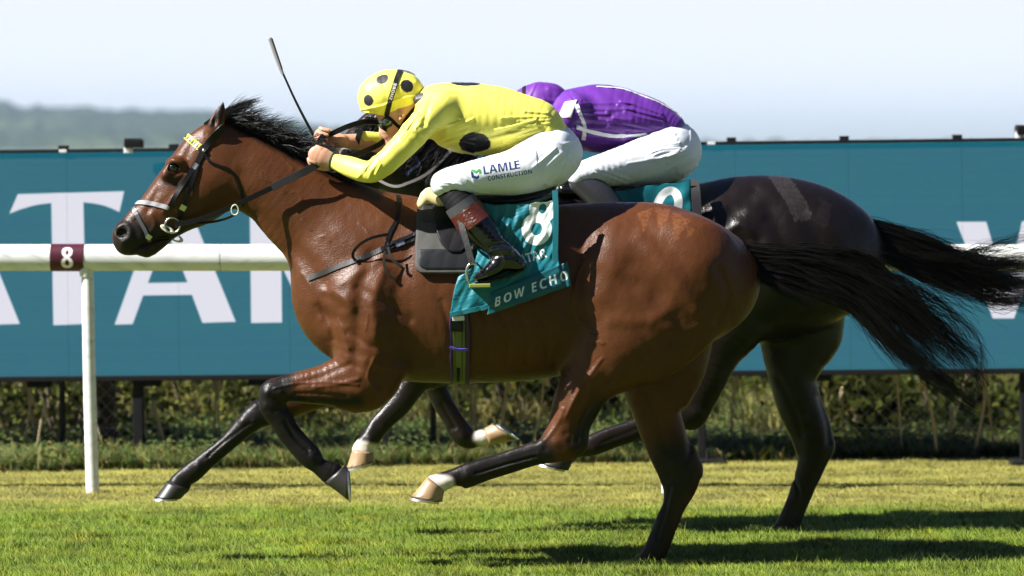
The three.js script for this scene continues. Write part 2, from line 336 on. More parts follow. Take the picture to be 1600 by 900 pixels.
// strands between guide curves given as photo points [x, y, z]
function tress(guides, count, seg, seed, wild = 1, zspread = 0.05, lenMin = 0.55, locks = 26) {
  const r = rng(seed), gs = guides.map(g => spline(g, 6)), out = [];
  const at = (g, t) => { const f = t * (g.length - 1), i = Math.min(g.length - 2, Math.floor(f)); return g[i].map((v, k) => lerp(v, g[i + 1][k], f - i)); };
  const lk = Array.from({ length: locks }, () => ({ a: r() * (gs.length - 1), len: lerp(lenMin, 1.02, Math.sqrt(r())), ph: r() * 100, z: (r() + r() - 1) * zspread, am: .5 + r(), tight: .25 + .5 * r() }));
  for (let n = 0; n < count; n++) {
    const K = lk[Math.floor(r() * locks)], loose = r() < .16, a0 = r() * (gs.length - 1), ph = r() * 100, stray = r() < .14 ? 2.6 : 1, am = (0.4 + r()) * wild, len = loose ? lerp(lenMin, 1.04, Math.sqrt(r())) : K.len * (.86 + .16 * r()), zo = loose ? (r() + r() - 1) * zspread : K.z + (r() - .5) * .02, st = [];
    for (let s = 0; s <= seg; s++) {
      const u = s / seg, t = Math.min(1, u * len), aa = Math.min(gs.length - 1.001, loose ? a0 : lerp(a0, K.a, Math.min(1, u * 2.4) * (1 - K.tight * .16))), i = Math.floor(aa), f = aa - i, p = at(gs[i], t), q = at(gs[i + 1], t);
      const nx = (noise(ph, t * 3.2, 1) * am * stray * 14 + (loose ? 0 : noise(K.ph, t * 2.6, 6) * 26 * K.am * wild)) * u, ny = (noise(ph + 7, t * 3.2, 4) * am * stray * 16 + (loose ? 0 : noise(K.ph + 9, t * 2.6, 3) * 34 * K.am * wild)) * u;
      st.push(P(lerp(p[0], q[0], f) + nx, lerp(p[1], q[1], f) + ny, lerp(p[2], q[2], f) + zo * (0.35 + 0.65 * u) + noise(ph + 3, t * 3, 8) * 0.04 * u * am));
    }
    st.r = 0.6 + 0.8 * r(); out.push(st);
  }
  return out;
}

// ---------------------------------------------------------------- the near horse
const HZ = 0;
const bayField = new Field(0);
{
  const F = bayField;
  F.chain([[1121, 390, 1121, 470, .10], [1110, 362, 1112, 515, .19], [1078, 338, 1072, 540, .235], [1030, 319, 1015, 560, .24], [980, 316, 965, 565, .235], [930, 318, 905, 572, .198], [880, 322, 855, 585, .222], [820, 326, 800, 595, .262], [760, 324, 745, 598, .272], [700, 314, 690, 598, .252], [652, 308, 640, 596, .218], [612, 306, 600, 588, .20], [580, 330, 575, 575, .185], [550, 395, 550, 555, .165], [531, 425, 531, 517, .13]], 0, 0.05, 4);
  F.chain([[640, 330, 520, 500, .15], [590, 300, 490, 448, .125], [541, 280, 468, 418, .108], [500, 259, 441, 388, .095], [455, 236, 412, 353, .085], [412, 214, 388, 333, .078], [378, 200, 368, 316, .072], [350, 200, 350, 280, .06]], 0, 0.07, 4);
  F.chain([[318, 195, 372, 278, .066], [301, 206, 374, 298, .075], [284, 226, 363, 322, .078], [266, 250, 342, 339, .080], [251, 271, 313, 351, .074], [236, 292, 289, 363, .062], [221, 312, 267, 375, .053], [206, 326, 249, 383, .048], [193, 343, 233, 391, .047], [184, 354, 219, 391, .047]], 0, 0.035, 4);
  F.limb([[196, 366, 0, .046, .044], [199, 381, 0, .040, .036]], 0.02, 1);
  F.limb([[262, 366, 0, .030, .034], [245, 381, 0, .030, .033], [229, 389, 0, .035, .034], [219, 388, 0, .026, .028]], 0.006, 2);
  for (const s of [1, -1]) {
    F.limb([[330, 214, s * .050, .024, .022], [337, 198, s * .060, .033, .022], [344, 177, s * .066, .021, .013], [348.5, 161, s * .068, .0045, .004]], 0.02, 3);   // ear
    F.limb([[276, 256, s * .068, .024, .018], [262, 270, s * .066, .022, .018]], 0.03, 1);                                                                    // brow
  }
  F.cut(335, 186, .085, .011, .032, .014, .008); F.cut(335, 186, -.085, .011, .032, .014, .008);
  // near hind, swung forward
  F.chain([[1020, 360, 1130, 470, .12], [925, 450, 1120, 510, .128], [901, 505, 1035, 568, .115], [891, 548, 988, 592, .095], [877, 585, 957, 612, .078], [866, 618, 937, 642, .066], [860, 645, 923, 668, .054], [852, 668, 915, 697, .044]], 0.125, 0.05, 4);
  F.chain([[862, 662, 908, 706, .043], [848, 680, 882, 716, .038], [832, 690, 845, 725, .031], [787, 706, 796, 740, .026], [750, 717, 759, 752, .027], [727, 724, 735, 760, .033], [706, 733, 713, 759, .029], [690, 738, 702, 764, .030], [668, 746, 688, 770, .032]], 0.125, 0.022, 4);
  F.limb([[738, 752, .125, .012, .014], [728, 760, .125, .006, .007]], 0.02, 1);
  // far hind, planted
  F.chain([[1000, 400, 1110, 480, .12], [975, 550, 1110, 540, .115], [973, 590, 1088, 602, .10], [985, 630, 1067, 632, .08], [996, 662, 1071, 664, .066], [1011, 698, 1082, 700, .054], [1026, 728, 1095, 734, .045], [1036, 757, 1088, 763, .038], [1036, 785, 1072, 791, .030], [1024, 815, 1060, 816, .027], [1013, 843, 1050, 843, .030], [1003, 864, 1041, 866, .034], [995, 876, 1034, 880, .034]], -0.125, 0.05, 4);
  // near fore, folded
  F.chain([[520, 450, 650, 480, .132], [530, 520, 640, 560, .115], [528, 553, 606, 627, .085], [503, 569, 542, 629, .068], [468, 580, 490, 628, .053], [440, 588, 458, 626, .044], [413, 600, 446, 630, .042]], 0.12, 0.05, 4);
  F.chain([[409, 606, 446, 622, .043], [405, 630, 446, 638, .041], [419, 656, 456, 650, .034], [433, 680, 466, 666, .028], [449, 701, 481, 684, .027], [467, 721, 500, 704, .033], [488, 737, 508, 719, .028], [504, 752, 533, 728, .033]], 0.12, 0.02, 4);
  // far fore, reaching
  F.chain([[540, 500, 620, 560, .10], [548, 560, 580, 630, .075], [500, 590, 514, 636, .058], [450, 608, 464, 650, .047], [404, 624, 428, 662, .043], [382, 641, 402, 673, .037], [347, 682, 366, 701, .027], [310, 711, 330, 732, .027], [289, 727, 314, 747, .033], [275, 739, 301, 754, .028], [264, 750, 297, 763, .033]], -0.12, 0.04, 4);
  // muscles, folds and veins
  F.feat([[965, 388]], 34, .012).feat([[955, 500], [1000, 500], [1030, 492], [1048, 478]], 10, .004).feat([[1000, 372], [1035, 408], [1068, 452], [1088, 480]], 13, .007).feat([[985, 425], [1020, 455]], 26, -.013).feat([[958, 425], [930, 470]], 16, .006);
  F.feat([[1090, 420], [1125, 470], [1105, 515]], 26, .008).feat([[1040, 350], [1100, 400]], 30, .006).feat([[1075, 520], [1020, 548], [985, 575]], 14, -.005);
  for (let i = 0; i < 5; i++) F.feat([[922 - i * 5, 392 + i * 8], [904 - i * 2, 425 + i * 9], [899 + i, 452 + i * 12]], 2.6, .0022);
  F.feat([[908, 395], [893, 450], [893, 500]], 16, -.008);
  for (let i = 0; i < 4; i++) F.feat([[905 + i * 6, 500 + i * 10], [915 + i * 9, 506 + i * 10]], 2.5, .0025);
  F.feat([[870, 640], [856, 668], [838, 690]], 4, -.006).feat([[880, 640], [868, 668], [850, 690]], 4, .004).feat([[915, 600], [900, 660], [892, 690]], 6, -.006);
  F.feat([[535, 470]], 30, .010).feat([[600, 505]], 34, .012).feat([[512, 522]], 20, .010).feat([[580, 400], [565, 450], [560, 510], [556, 570]], 11, -.009).feat([[640, 390], [620, 460], [610, 540], [600, 580]], 15, -.008);
  F.feat([[520, 450], [560, 425], [600, 400]], 9, .006).feat([[500, 490], [540, 505], [580, 540]], 10, -.005).feat([[556, 548], [575, 560], [592, 600]], 8, -.006).feat([[640, 430], [690, 520], [700, 580]], 20, .005);
  F.feat([[400, 338], [440, 372], [490, 425], [530, 480]], 12, -.007).feat([[400, 260], [480, 320], [560, 390]], 26, .007).feat([[390, 290], [460, 350], [520, 420]], 16, .005);
  for (const [x, y, a] of [[430, 285, 1], [455, 300, .3], [405, 270, 1.4], [470, 345, .8], [500, 370, 0], [440, 250, .6], [560, 350, .5], [600, 370, 1]]) F.feat([[x, y], [x + 8 * Math.cos(a), y + 8 * Math.sin(a)], [x + 14, y + 16 * Math.sin(a + .5)]], 1.8, .0016);
  F.feat([[560, 592], [530, 600], [490, 606]], 4, .004).feat([[545, 570], [505, 588], [465, 602]], 5, -.004).feat([[515, 610], [560, 614]], 8, .004).feat([[585, 560], [575, 590], [590, 612]], 3, .004);
  F.feat([[338, 290]], 27, .007, .08).feat([[290, 295], [268, 316], [255, 330]], 6, .006, .08).feat([[258, 252], [270, 249], [284, 255]], 4.5, .008, .08).feat([[256, 275], [268, 280], [282, 274]], 4, .005, .08).feat([[300, 320], [280, 345], [258, 360]], 8, -.004, .08);
  F.feat([[245, 300], [230, 330]], 6, -.004, .08).feat([[183, 354], [194, 350], [203, 358], [202, 372], [192, 378]], 5, .007, .06).feat([[262, 372], [240, 376], [222, 384], [206, 393]], 2.2, -.008, .05).feat([[212, 345], [222, 356], [226, 366]], 4, -.004, .06).feat([[235, 335], [242, 350], [236, 362]], 4, .004, .06);
  F.feat([[300, 225], [290, 245]], 6, -.004, .08);
  F.cut(271, 262.5, .083, .021, .017, .020, .008).cut(189, 364, .048, .024, .018, .022, .005).cut(271, 262.5, -.083, .021, .017, .020, .008).cut(189, 364, -.050, .019, .015, .020, .006);
  for (const q of [[[835, 712], [790, 724], [745, 738]], [[446, 660], [462, 684], [482, 702]], [[385, 668], [350, 694], [318, 722]], [[1052, 770], [1042, 815], [1030, 850]]]) F.feat(q, 3, -.006, .12).feat(q.map(([x, y]) => [x + 5, y - 4]), 2.5, .003, .12).feat(q.map(([x, y]) => [x - 3, y + 5]), 2.5, .0025, .12);
  for (const [x, y, w, a] of [[418, 612, 6, .006], [432, 622, 5, -.004], [440, 612, 5, .004], [414, 634, 5, .004], [430, 640, 5, -.004], [392, 640, 6, .005], [408, 652, 5, -.004], [372, 666, 5, .004], [868, 690, 8, .005], [884, 676, 6, -.005], [852, 700, 5, -.004], [490, 712, 6, .005], [302, 736, 5, .004], [730, 742, 7, .005], [1060, 730, 9, .006], [1050, 750, 7, -.005], [1080, 725, 6, -.004]]) F.feat([[x, y]], w, a, .12);
  F.feat([[560, 600], [520, 596], [470, 598], [430, 606]], 2.2, .003, .15).feat([[540, 618], [500, 614], [462, 614]], 2.5, -.004, .15).feat([[940, 560], [905, 610], [885, 650]], 3, .003, .2).feat([[960, 590], [925, 625], [905, 665]], 4, -.005, .2);
  for (let i = 0; i < 6; i++) F.feat([[690 + i * 30, 470 + i * 4], [705 + i * 30, 520], [700 + i * 31, 565]], 5, -.0035);
  F.feat([[505, 455], [530, 462], [552, 480]], 7, .006).feat([[495, 480], [512, 500], [520, 530]], 6, -.006).feat([[560, 450], [600, 470], [640, 500]], 7, -.006).feat([[545, 520], [590, 545], [625, 560]], 6, -.005).feat([[575, 560], [600, 575], [630, 578]], 5, .004).feat([[600, 420], [585, 470], [588, 520]], 8, .006);
  F.feat([[528, 500], [536, 520], [545, 545]], 2, .0025).feat([[600, 560], [585, 580], [590, 600]], 2, .0025).feat([[560, 470], [575, 490], [572, 515]], 2, .002).feat([[470, 430], [490, 460], [500, 500]], 4, .003);
  F.feat([[1066, 640], [1074, 675], [1078, 705]], 5, -.011, -.12).feat([[1010, 610], [1030, 660], [1040, 700]], 6, -.006, -.12).feat([[1020, 590], [1046, 640]], 10, .006, -.12);
  F.feat([[918, 640], [906, 668], [902, 690]], 4, -.008).feat([[930, 580], [900, 620], [880, 655]], 8, .005);
  F.feat([[1000, 440], [1060, 500], [1050, 530]], 10, -.004).feat([[1120, 420], [1138, 460], [1120, 505]], 6, -.006).feat([[930, 410], [990, 430], [1010, 460]], 12, .004).feat([[1020, 505], [1060, 520], [1100, 505]], 10, .005);
  F.limb([[1080, 712, -.125, .016, .018], [1090, 728, -.125, .019, .020], [1092, 740, -.125, .014, .018]], .02, 2).limb([[905, 682, .125, .015, .018], [910, 694, .125, .017, .019], [903, 704, .125, .013, .016]], .02, 2);
  F.extra = (x, y, z) => 0.0013 * noise(x * 12, y * 12, z * 12) + 0.0007 * noise(x * 30, y * 24, z * 30) + 0.0004 * noise(x * 45, y * 30, z * 45);
}
const bay = thing('racehorse', 'brown bay racehorse galloping in front, black mane, tail and legs', 'horse', 'galloping racehorses');
{
  const BAY = [0.080, 0.0265, 0.0084], BLK = [0.0055, 0.0042, 0.0038];
  const pt = (q, r, c, soft, zs) => ({ q, r, c, soft, zs });
  const paint = coat(BAY, [
    pt([[200, 370], [238, 380]], 33, [.012, .0092, .008], 20), pt([[240, 380], [300, 352]], 14, [.02, .009, .006], 14), pt([[262, 282], [285, 290]], 8, [.016, .009, .007], 10), pt([[271, 262]], 9, [.008, .006, .005], 5),
    pt([[348, 165], [343, 185]], 5, BLK, 4), pt([[340, 180], [330, 196]], 3, BLK, 3),
    pt([[405, 620], [408, 640], [500, 725], [535, 760]], 30, BLK, 10), pt([[460, 622], [510, 626], [560, 626]], 7, BLK, 8), pt([[440, 600], [400, 640]], 20, BLK, 12),
    pt([[400, 655], [330, 720], [250, 780]], 30, BLK, 10),
    pt([[845, 705], [700, 750]], 24, BLK, 12), pt([[905, 690], [940, 640]], 20, BLK, 16),
    pt([[1050, 720], [1060, 740], [1030, 790], [1010, 880]], 40, [.0085, .006, .005], 24, -1),
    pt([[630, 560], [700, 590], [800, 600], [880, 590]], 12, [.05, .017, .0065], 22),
    pt([[694, 757], [672, 755]], 15, [.62, .56, .50], 4, 1),
    pt([[372, 196], [470, 248], [590, 305]], 7, BLK, 6),
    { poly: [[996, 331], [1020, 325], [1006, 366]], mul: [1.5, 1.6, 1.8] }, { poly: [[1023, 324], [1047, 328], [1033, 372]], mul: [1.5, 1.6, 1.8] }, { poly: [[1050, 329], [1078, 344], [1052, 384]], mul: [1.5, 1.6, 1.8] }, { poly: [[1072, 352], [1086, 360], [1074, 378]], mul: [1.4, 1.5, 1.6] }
  ], 0, 0.18);
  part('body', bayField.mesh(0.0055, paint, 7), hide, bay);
  for (const s of [1, -1]) { const e = new THREE.SphereGeometry(0.021, 24, 16); const c = P(271, 262.5, s * 0.062); e.translate(c.x, c.y, c.z); part('eye', e, eyeMat, bay); }
  addHoof(bay, .125, [668, 744], [695, 766], [642, 777], [691, 784], .040, .052, true, 'pale striped hoof below white pastern');
  addHoof(bay, -.125, [988, 874], [1034, 880], [978, 891], [1034, 891], .042, .054);
  addHoof(bay, .12, [507, 754], [539, 727], [546, 783], [543, 731], .038, .052);
  addHoof(bay, -.12, [262, 751], [297, 764], [241, 778], [283, 779], .040, .054);
  const mane = [];
  const crest = [[345, 188], [372, 196], [412, 214], [455, 236], [500, 258], [541, 280], [590, 300]];
  const r = rng(5);
  const cs = spline(crest, 10);
  for (let n = 0; n < 2300; n++) {
    const u = Math.pow(r(), 1.0) * 0.86, c = cs[Math.floor(u * (cs.length - 1))], z0 = (r() - 0.42) * 0.075, lift = r(), L = (26 + 34 * r()) * (u > 0.62 ? 0.8 : 1), st = [], ph = r() * 50, clump = noise(u * 34, 3.3) * 0.9;
    const ang0 = 1.25 + clump * 0.5 - lift * 0.9, bend = 0.9 + 0.4 * r();
    let x = c[0], y = c[1] + 3 - (z0 > 0 ? 0 : 2), z = z0; 
    for (let s = 0; s <= 9; s++) { st.push(P(x, y, z)); const a = ang0 - bend * s / 9 + 0.5 * noise(ph, s * 0.4); x += Math.cos(a) * L / 9; y -= Math.sin(a) * L / 9; z += (z0 * 0.16 + 0.004 * noise(ph + 9, s * .3)) * (s > 3 ? 1 : 0.6); }
    st.r = 0.6 + 0.8 * r(); mane.push(st);
  }
  for (let n = 0; n < 260; n++) {        // forelock and poll hair swept back between the ears
    const st = [], ph = r() * 50; let x = 318 + 24 * r(), y = 192 - 4 * r() + (330 - x) * 0.35, z = (r() - .5) * .07; const L = 40 + 40 * r();
    for (let s = 0; s <= 9; s++) { st.push(P(x, y, z)); const a = 0.62 - 0.42 * s / 9 + 0.35 * noise(ph, s * 0.4); x += Math.cos(a) * L / 9; y -= Math.sin(a) * L / 9; z += .003 * noise(ph + 4, s * .4); }
    mane.push(st);
  }
  part('mane', hairGeo(mane, 0.0012, 0.0004), hairBlack, bay);
  const tail = [...tress([
    [[1128, 368, 0], [1180, 385, .02], [1260, 384, .05], [1340, 400, .08], [1410, 450, .1], [1470, 505, .1], [1535, 545, .1]],
    [[1132, 376, 0], [1185, 398, .02], [1260, 408, .05], [1340, 432, .08], [1400, 480, .1], [1470, 535, .1], [1525, 600, .1]],
    [[1138, 386, 0], [1190, 415, .02], [1260, 432, .05], [1330, 465, .08], [1390, 520, .1], [1450, 575, .1], [1530, 632, .1]],
    [[1144, 396, 0], [1190, 430, .02], [1255, 452, .05], [1325, 480, .08], [1385, 540, .1], [1445, 600, .1], [1522, 640, .1]]], 1500, 20, 11, 1.15, .07, .45, 34),
    ...tress([[[1136, 384, .02], [1175, 415, .04], [1200, 440, .06], [1235, 468, .07]], [[1140, 390, .02], [1180, 428, .04], [1230, 450, .06], [1300, 490, .07]]], 350, 10, 12, 0.7, .06, .4),
    ...tress([[[1330, 420, .08], [1400, 430, .1], [1470, 470, .1], [1520, 510, .1], [1545, 545, .12]], [[1330, 440, .08], [1400, 470, .1], [1470, 530, .1], [1515, 590, .1], [1530, 640, .12]]], 260, 14, 13, 1.5, .05, .5)];
  part('tail', hairGeo(tail, 0.0014, 0.0005), hairBlack, bay);
}

// ---------------------------------------------------------------- the far horse
const FZ = -1.08;
const darkField = new Field(FZ);
{
  const F = darkField;
  F.chain([[1313, 350, 1313, 430, .10], [1301, 318, 1304, 480, .19], [1264, 289, 1258, 512, .24], [1218, 275, 1208, 530, .262], [1168, 275, 1158, 535, .255], [1110, 286, 1105, 535, .24], [1050, 292, 1050, 548, .245], [980, 302, 980, 560, .26], [910, 300, 910, 562, .26], [862, 290, 860, 560, .235], [825, 300, 820, 550, .20], [795, 350, 795, 530, .17], [782, 392, 782, 484, .13]], FZ, .05, 4);
  F.chain([[862, 310, 770, 470, .15], [800, 275, 745, 415, .12], [735, 240, 690, 360, .10], [675, 212, 640, 325, .09], [632, 192, 612, 296, .08], [600, 185, 598, 262, .065]], FZ, .06, 4);
  F.chain([[570, 178, 618, 250, .066], [552, 196, 610, 275, .078], [536, 222, 588, 298, .080], [522, 246, 566, 312, .072], [508, 272, 548, 326, .060], [492, 300, 528, 342, .050], [480, 322, 512, 356, .047]], FZ, .035, 4);
  for (const s of [1, -1]) F.limb([[585, 196, FZ + s * .05, .024, .022], [596, 180, FZ + s * .06, .026, .02], [610, 168, FZ + s * .06, .006, .005]], .02, 3);
  // hind, planted
  F.chain([[1180, 400, 1290, 430, .12], [1185, 515, 1318, 486, .105], [1190, 546, 1298, 536, .095], [1197, 574, 1281, 574, .083], [1204, 600, 1276, 600, .078], [1215, 635, 1287, 635, .066], [1232, 668, 1299, 672, .055], [1241, 695, 1302, 698, .045], [1246, 725, 1291, 722, .038], [1238, 755, 1276, 756, .030], [1226, 790, 1261, 791, .027], [1213, 818, 1250, 822, .031], [1205, 832, 1244, 836, .033]], FZ - .12, .05, 4);
  // hind, swung forward
  F.chain([[1150, 380, 1260, 460, .13], [1090, 490, 1190, 525, .115], [1080, 545, 1160, 548, .095], [1074, 590, 1136, 595, .075], [1060, 620, 1118, 628, .055], [1052, 640, 1106, 650, .045]], FZ + .12, .05, 4);
  F.chain([[1066, 625, 1098, 656, .043], [1040, 636, 1056, 668, .035], [994, 653, 1002, 686, .027], [950, 668, 958, 701, .027], [920, 680, 929, 712, .033], [900, 690, 908, 714, .028], [880, 698, 897, 718, .032]], FZ + .12, .02, 4);
  // fore legs
  F.chain([[770, 480, 850, 560, .12], [730, 525, 770, 585, .08], [680, 552, 705, 600, .058], [640, 572, 672, 606, .044], [624, 596, 660, 616, .042], [608, 622, 640, 642, .033], [592, 642, 620, 660, .027], [578, 658, 606, 674, .028], [565, 680, 594, 688, .033], [556, 692, 584, 698, .030], [550, 702, 584, 706, .032]], FZ + .11, .04, 4);
  F.chain([[780, 480, 850, 560, .12], [740, 530, 775, 590, .08], [700, 555, 715, 600, .058], [662, 575, 695, 600, .045], [664, 604, 699, 606, .040], [678, 634, 710, 630, .029], [690, 656, 720, 646, .028], [703, 682, 736, 668, .033], [722, 698, 742, 674, .030], [740, 698, 746, 674, .028], [757, 697, 758, 669, .031]], FZ - .11, .03, 4);
  F.feat([[1120, 330]], 16, .010).feat([[1160, 345]], 20, .012).feat([[1135, 365], [1155, 350], [1175, 372], [1165, 400]], 8, .008).feat([[1130, 400], [1150, 385], [1180, 375]], 10, -.007).feat([[1180, 300], [1150, 330]], 12, -.006).feat([[1215, 440], [1280, 420]], 24, .008).feat([[1290, 340], [1330, 400]], 14, .006);
  F.feat([[1238, 740], [1250, 780], [1236, 820]], 3, -.005, -.1).feat([[628, 640], [606, 664]], 3, -.004, .1).feat([[690, 630], [712, 668]], 3, -.004, -.1).feat([[1030, 655], [940, 690]], 3, -.003, .1);
  F.feat([[1278, 620], [1290, 660], [1294, 690]], 5, -.010, -.12).feat([[1215, 590], [1240, 640], [1252, 680]], 6, -.006, -.12).limb([[1288, 682, FZ - .12, .016, .018], [1297, 694, FZ - .12, .018, .02], [1294, 706, FZ - .12, .014, .018]], .02, 2);
  F.feat([[1100, 330], [1140, 320], [1190, 335]], 9, .006).feat([[1105, 365], [1120, 380], [1150, 395], [1185, 400]], 9, .006).feat([[1200, 330], [1220, 380], [1210, 430]], 14, -.008).feat([[1255, 330], [1280, 400], [1262, 470]], 12, -.007).feat([[1190, 500], [1250, 520], [1300, 500]], 12, -.006);
  for (const [x, y, w, a] of [[1262, 692, 8, .006], [1250, 715, 7, -.005], [640, 592, 8, .005], [600, 664, 6, .004], [580, 684, 6, .005], [722, 684, 7, .005], [680, 604, 7, .005], [706, 672, 5, -.004], [1085, 640, 8, .006], [928, 696, 7, .005]]) F.feat([[x, y]], w, a, 0);
  F.extra = (x, y, z) => 0.0015 * noise(x * 12, y * 12, z * 12) + 0.0007 * noise(x * 30, y * 24, z * 30);
}
const dark = thing('racehorse', 'dark brown almost black racehorse galloping behind the bay one', 'horse', 'galloping racehorses');
{
  const BASE = [0.0075, 0.0046, 0.0036];
  const pt = (q, r, c, soft, zs) => ({ q, r, c, soft, zs });
  const paint = coat(BASE, [
    pt([[552, 700], [584, 706]], 13, [.60, .55, .5], 4), pt([[752, 684], [760, 684]], 13, [.60, .55, .5], 4), pt([[545, 205], [530, 240]], 22, [.025, .012, .008], 12),
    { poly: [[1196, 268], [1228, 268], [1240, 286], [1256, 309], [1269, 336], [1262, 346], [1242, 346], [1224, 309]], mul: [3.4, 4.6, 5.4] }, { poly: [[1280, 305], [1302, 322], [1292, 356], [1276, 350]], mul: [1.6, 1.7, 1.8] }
  ], FZ, 0.25);
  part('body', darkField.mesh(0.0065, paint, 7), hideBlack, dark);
  addHoof(dark, FZ - .12, [1196, 834], [1244, 838], [1188, 846], [1238, 846], .040, .053);
  addHoof(dark, FZ + .12, [868, 702], [897, 718], [842, 724], [888, 735], .038, .052);
  addHoof(dark, FZ + .11, [551, 701], [584, 707], [541, 733], [585, 722], .038, .052, true, 'tan hoof below a white pastern');
  addHoof(dark, FZ - .11, [766, 697], [757, 669], [808, 687], [771, 661], .040, .054, true, 'tan hoof turned up to show its shoe');
  for (const s of [1, -1]) { const e = new THREE.SphereGeometry(0.021, 20, 12); const c = P(540, 240, FZ + s * 0.072); e.translate(c.x, c.y, c.z); part('eye', e, eyeMat, dark); }
  const r = rng(9), cs = spline([[592, 183], [632, 192], [675, 212], [735, 240], [800, 275]], 10), mane = [];
  for (let n = 0; n < 1500; n++) {
    const u = r(), c = cs[Math.floor(u * (cs.length - 1))], st = [], ph = r() * 50, L = 50 + 50 * r(), hang = r() < 0.75; let x = c[0], y = c[1] + 2, z = FZ + (r() - .3) * .07;
    for (let s = 0; s <= 9; s++) { st.push(P(x, y, z)); const a = hang ? (s < 2 ? 0.3 : -0.75 + 0.6 * noise(ph, s * .3)) : 0.5 - 0.1 * s + 0.5 * noise(ph, s * .4); x += Math.cos(a) * L / 9 * (hang ? -1 : 1) * (hang ? 0.9 : 0.7); y -= Math.sin(a) * L / 9 * (s < 2 && hang ? .4 : 1); z += hang ? (s < 4 ? .019 : .005) : .002; }
    st.r = 0.6 + 0.8 * r(); mane.push(st);
  }
  part('mane', hairGeo(mane, 0.0013, 0.0005), hairBlack, dark);
  const z = FZ;
  const tail = [...tress([
    [[1322, 336, z], [1375, 346, z], [1440, 366, z], [1500, 392, z], [1560, 400, z], [1640, 395, z]],
    [[1328, 344, z], [1380, 366, z], [1440, 388, z], [1500, 415, z], [1570, 425, z], [1660, 430, z]],
    [[1334, 352, z], [1380, 385, z], [1440, 412, z], [1500, 436, z], [1570, 455, z], [1660, 455, z]],
    [[1340, 362, z], [1385, 405, z], [1440, 436, z], [1500, 456, z], [1570, 475, z], [1660, 490, z]]], 1700, 18, 21, 1.15, .07, .5, 36),
    ...tress([[[1400, 380, z], [1480, 400, z], [1540, 380, z], [1620, 360, z]], [[1400, 395, z], [1480, 412, z], [1540, 400, z], [1620, 390, z]]], 70, 14, 22, 1.0, .05, .6),
    ...tress([[[1345, 372, z + .1], [1350, 400, z + .12], [1330, 425, z + .14]], [[1350, 372, z + .1], [1370, 420, z + .12], [1360, 460, z + .14]]], 160, 8, 23, 0.7, .05, .4)];
  part('tail', hairGeo(tail, 0.0016, 0.0005), hairBlack, dark);
}
// ---------------------------------------------------------------- cloth and leather
const weave = noiseTex(256, (u, v) => 0.5 + 0.35 * tnoise(u, v, 8, 8, 2) + 0.2 * tnoise(u, v, 60, 60, 5));
const satin = new THREE.MeshPhysicalMaterial({ vertexColors: true, roughness: 0.5, sheen: 0.3, sheenRoughness: 0.4, sheenColor: RGB(1, 1, 0.9), bumpMap: weave, bumpScale: 0.0008 });
const whiteCloth = new THREE.MeshPhysicalMaterial({ color: RGB(0.79, 0.82, 0.88), roughness: 0.55, bumpMap: weave, bumpScale: 0.0008 });
const skinMat = new THREE.MeshPhysicalMaterial({ vertexColors: true, roughness: 0.5 });
const leather = M(RGB(0.005, 0.005, 0.006), 0.2, { clearcoat: 0.5, clearcoatRoughness: 0.12 });
const leatherSoft = M(RGB(0.006, 0.006, 0.0065), 0.45, { specularIntensity: 0.5 }), brownLeather = M(RGB(0.095, 0.018, 0.010), 0.28, { bumpMap: weave, bumpScale: 0.003 }), greyCloth = M(RGB(0.055, 0.055, 0.06), 0.7), blackCloth = M(RGB(0.005, 0.005, 0.006), 0.7, { specularIntensity: 0.3 });
const steel = M(RGB(0.66, 0.66, 0.65), 0.25, { metalness: 1 });
const SKIN = [0.56, 0.30, 0.20];
// folds: several fans of fine ridges, each [from, to, count, spacing px across, width px, height m]
function folds(F, list, zs) { for (let [a, b, n, step, w, amp, seed] of list) { const r = rng(seed ?? 3), dx = b[0] - a[0], dy = b[1] - a[1], L = Math.hypot(dx, dy), nx = -dy / L, ny = dx / L; n = Math.round(n * 1.6), step = step / 1.5; for (let i = 0; i < n; i++) { const o = (i - (n - 1) / 2) * step + (r() - .5) * step * .5, k = 0.5 + 0.6 * r(), t = (r() - .5) * .3; F.feat([[a[0] + nx * o + dx * t * .4, a[1] + ny * o + dy * t * .4], [a[0] + dx * .5 + nx * o * 1.15 + (r() - .5) * 5, a[1] + dy * .5 + ny * o * 1.15 + (r() - .5) * 5], [a[0] + dx * k + nx * o * 1.3, a[1] + dy * k + ny * o * 1.3]], w * (0.65 + 0.6 * r()), 1.0 * amp * (0.5 + 0.9 * r()), zs); } } }
// a fist seen from its back: wrist -> palm, four fingers curled away from the viewer, thumb along the top
function fist(F, wx, wy, kx, ky, z, s) {        // wrist and knuckle middle in photo points; s = side the back of the hand faces
  const dx = kx - wx, dy = ky - wy, L = Math.hypot(dx, dy), ux = dx / L, uy = dy / L, vx = -uy, vy = ux;      // v: down across the knuckles
  const at = (a, b, dz) => [wx + ux * a + vx * b, wy + uy * a + vy * b, z + s * dz];
  F.limb([[...at(-6, 0, 0), .027, .021], [...at(6, 0, .004), .031, .019], [...at(L * .62, 0, .007), .038, .019], [...at(L * .86, 0, .006), .036, .017]], .012, 2);
  for (let i = 0; i < 4; i++) {
    const b = [-11.5, -4, 3.6, 10.5][i], len = [8.5, 10, 9.5, 7.5][i];
    F.limb([[...at(L * .80, b, .010), .0098], [...at(L * .80 + len * .75, b * 1.03, .006), .0094], [...at(L * .80 + len, b * 1.03, -.010), .0092], [...at(L * .80 + len * .55, b, -.028), .0088], [...at(L * .62, b, -.032), .0082]], .0022, 2);
  }
  F.limb([[...at(L * .25, -13, -.006), .0135], [...at(L * .62, -17, -.014), .0115], [...at(L * .98, -16, -.022), .0098], [...at(L * 1.12, -11, -.028), .0085]], .007, 2);
}
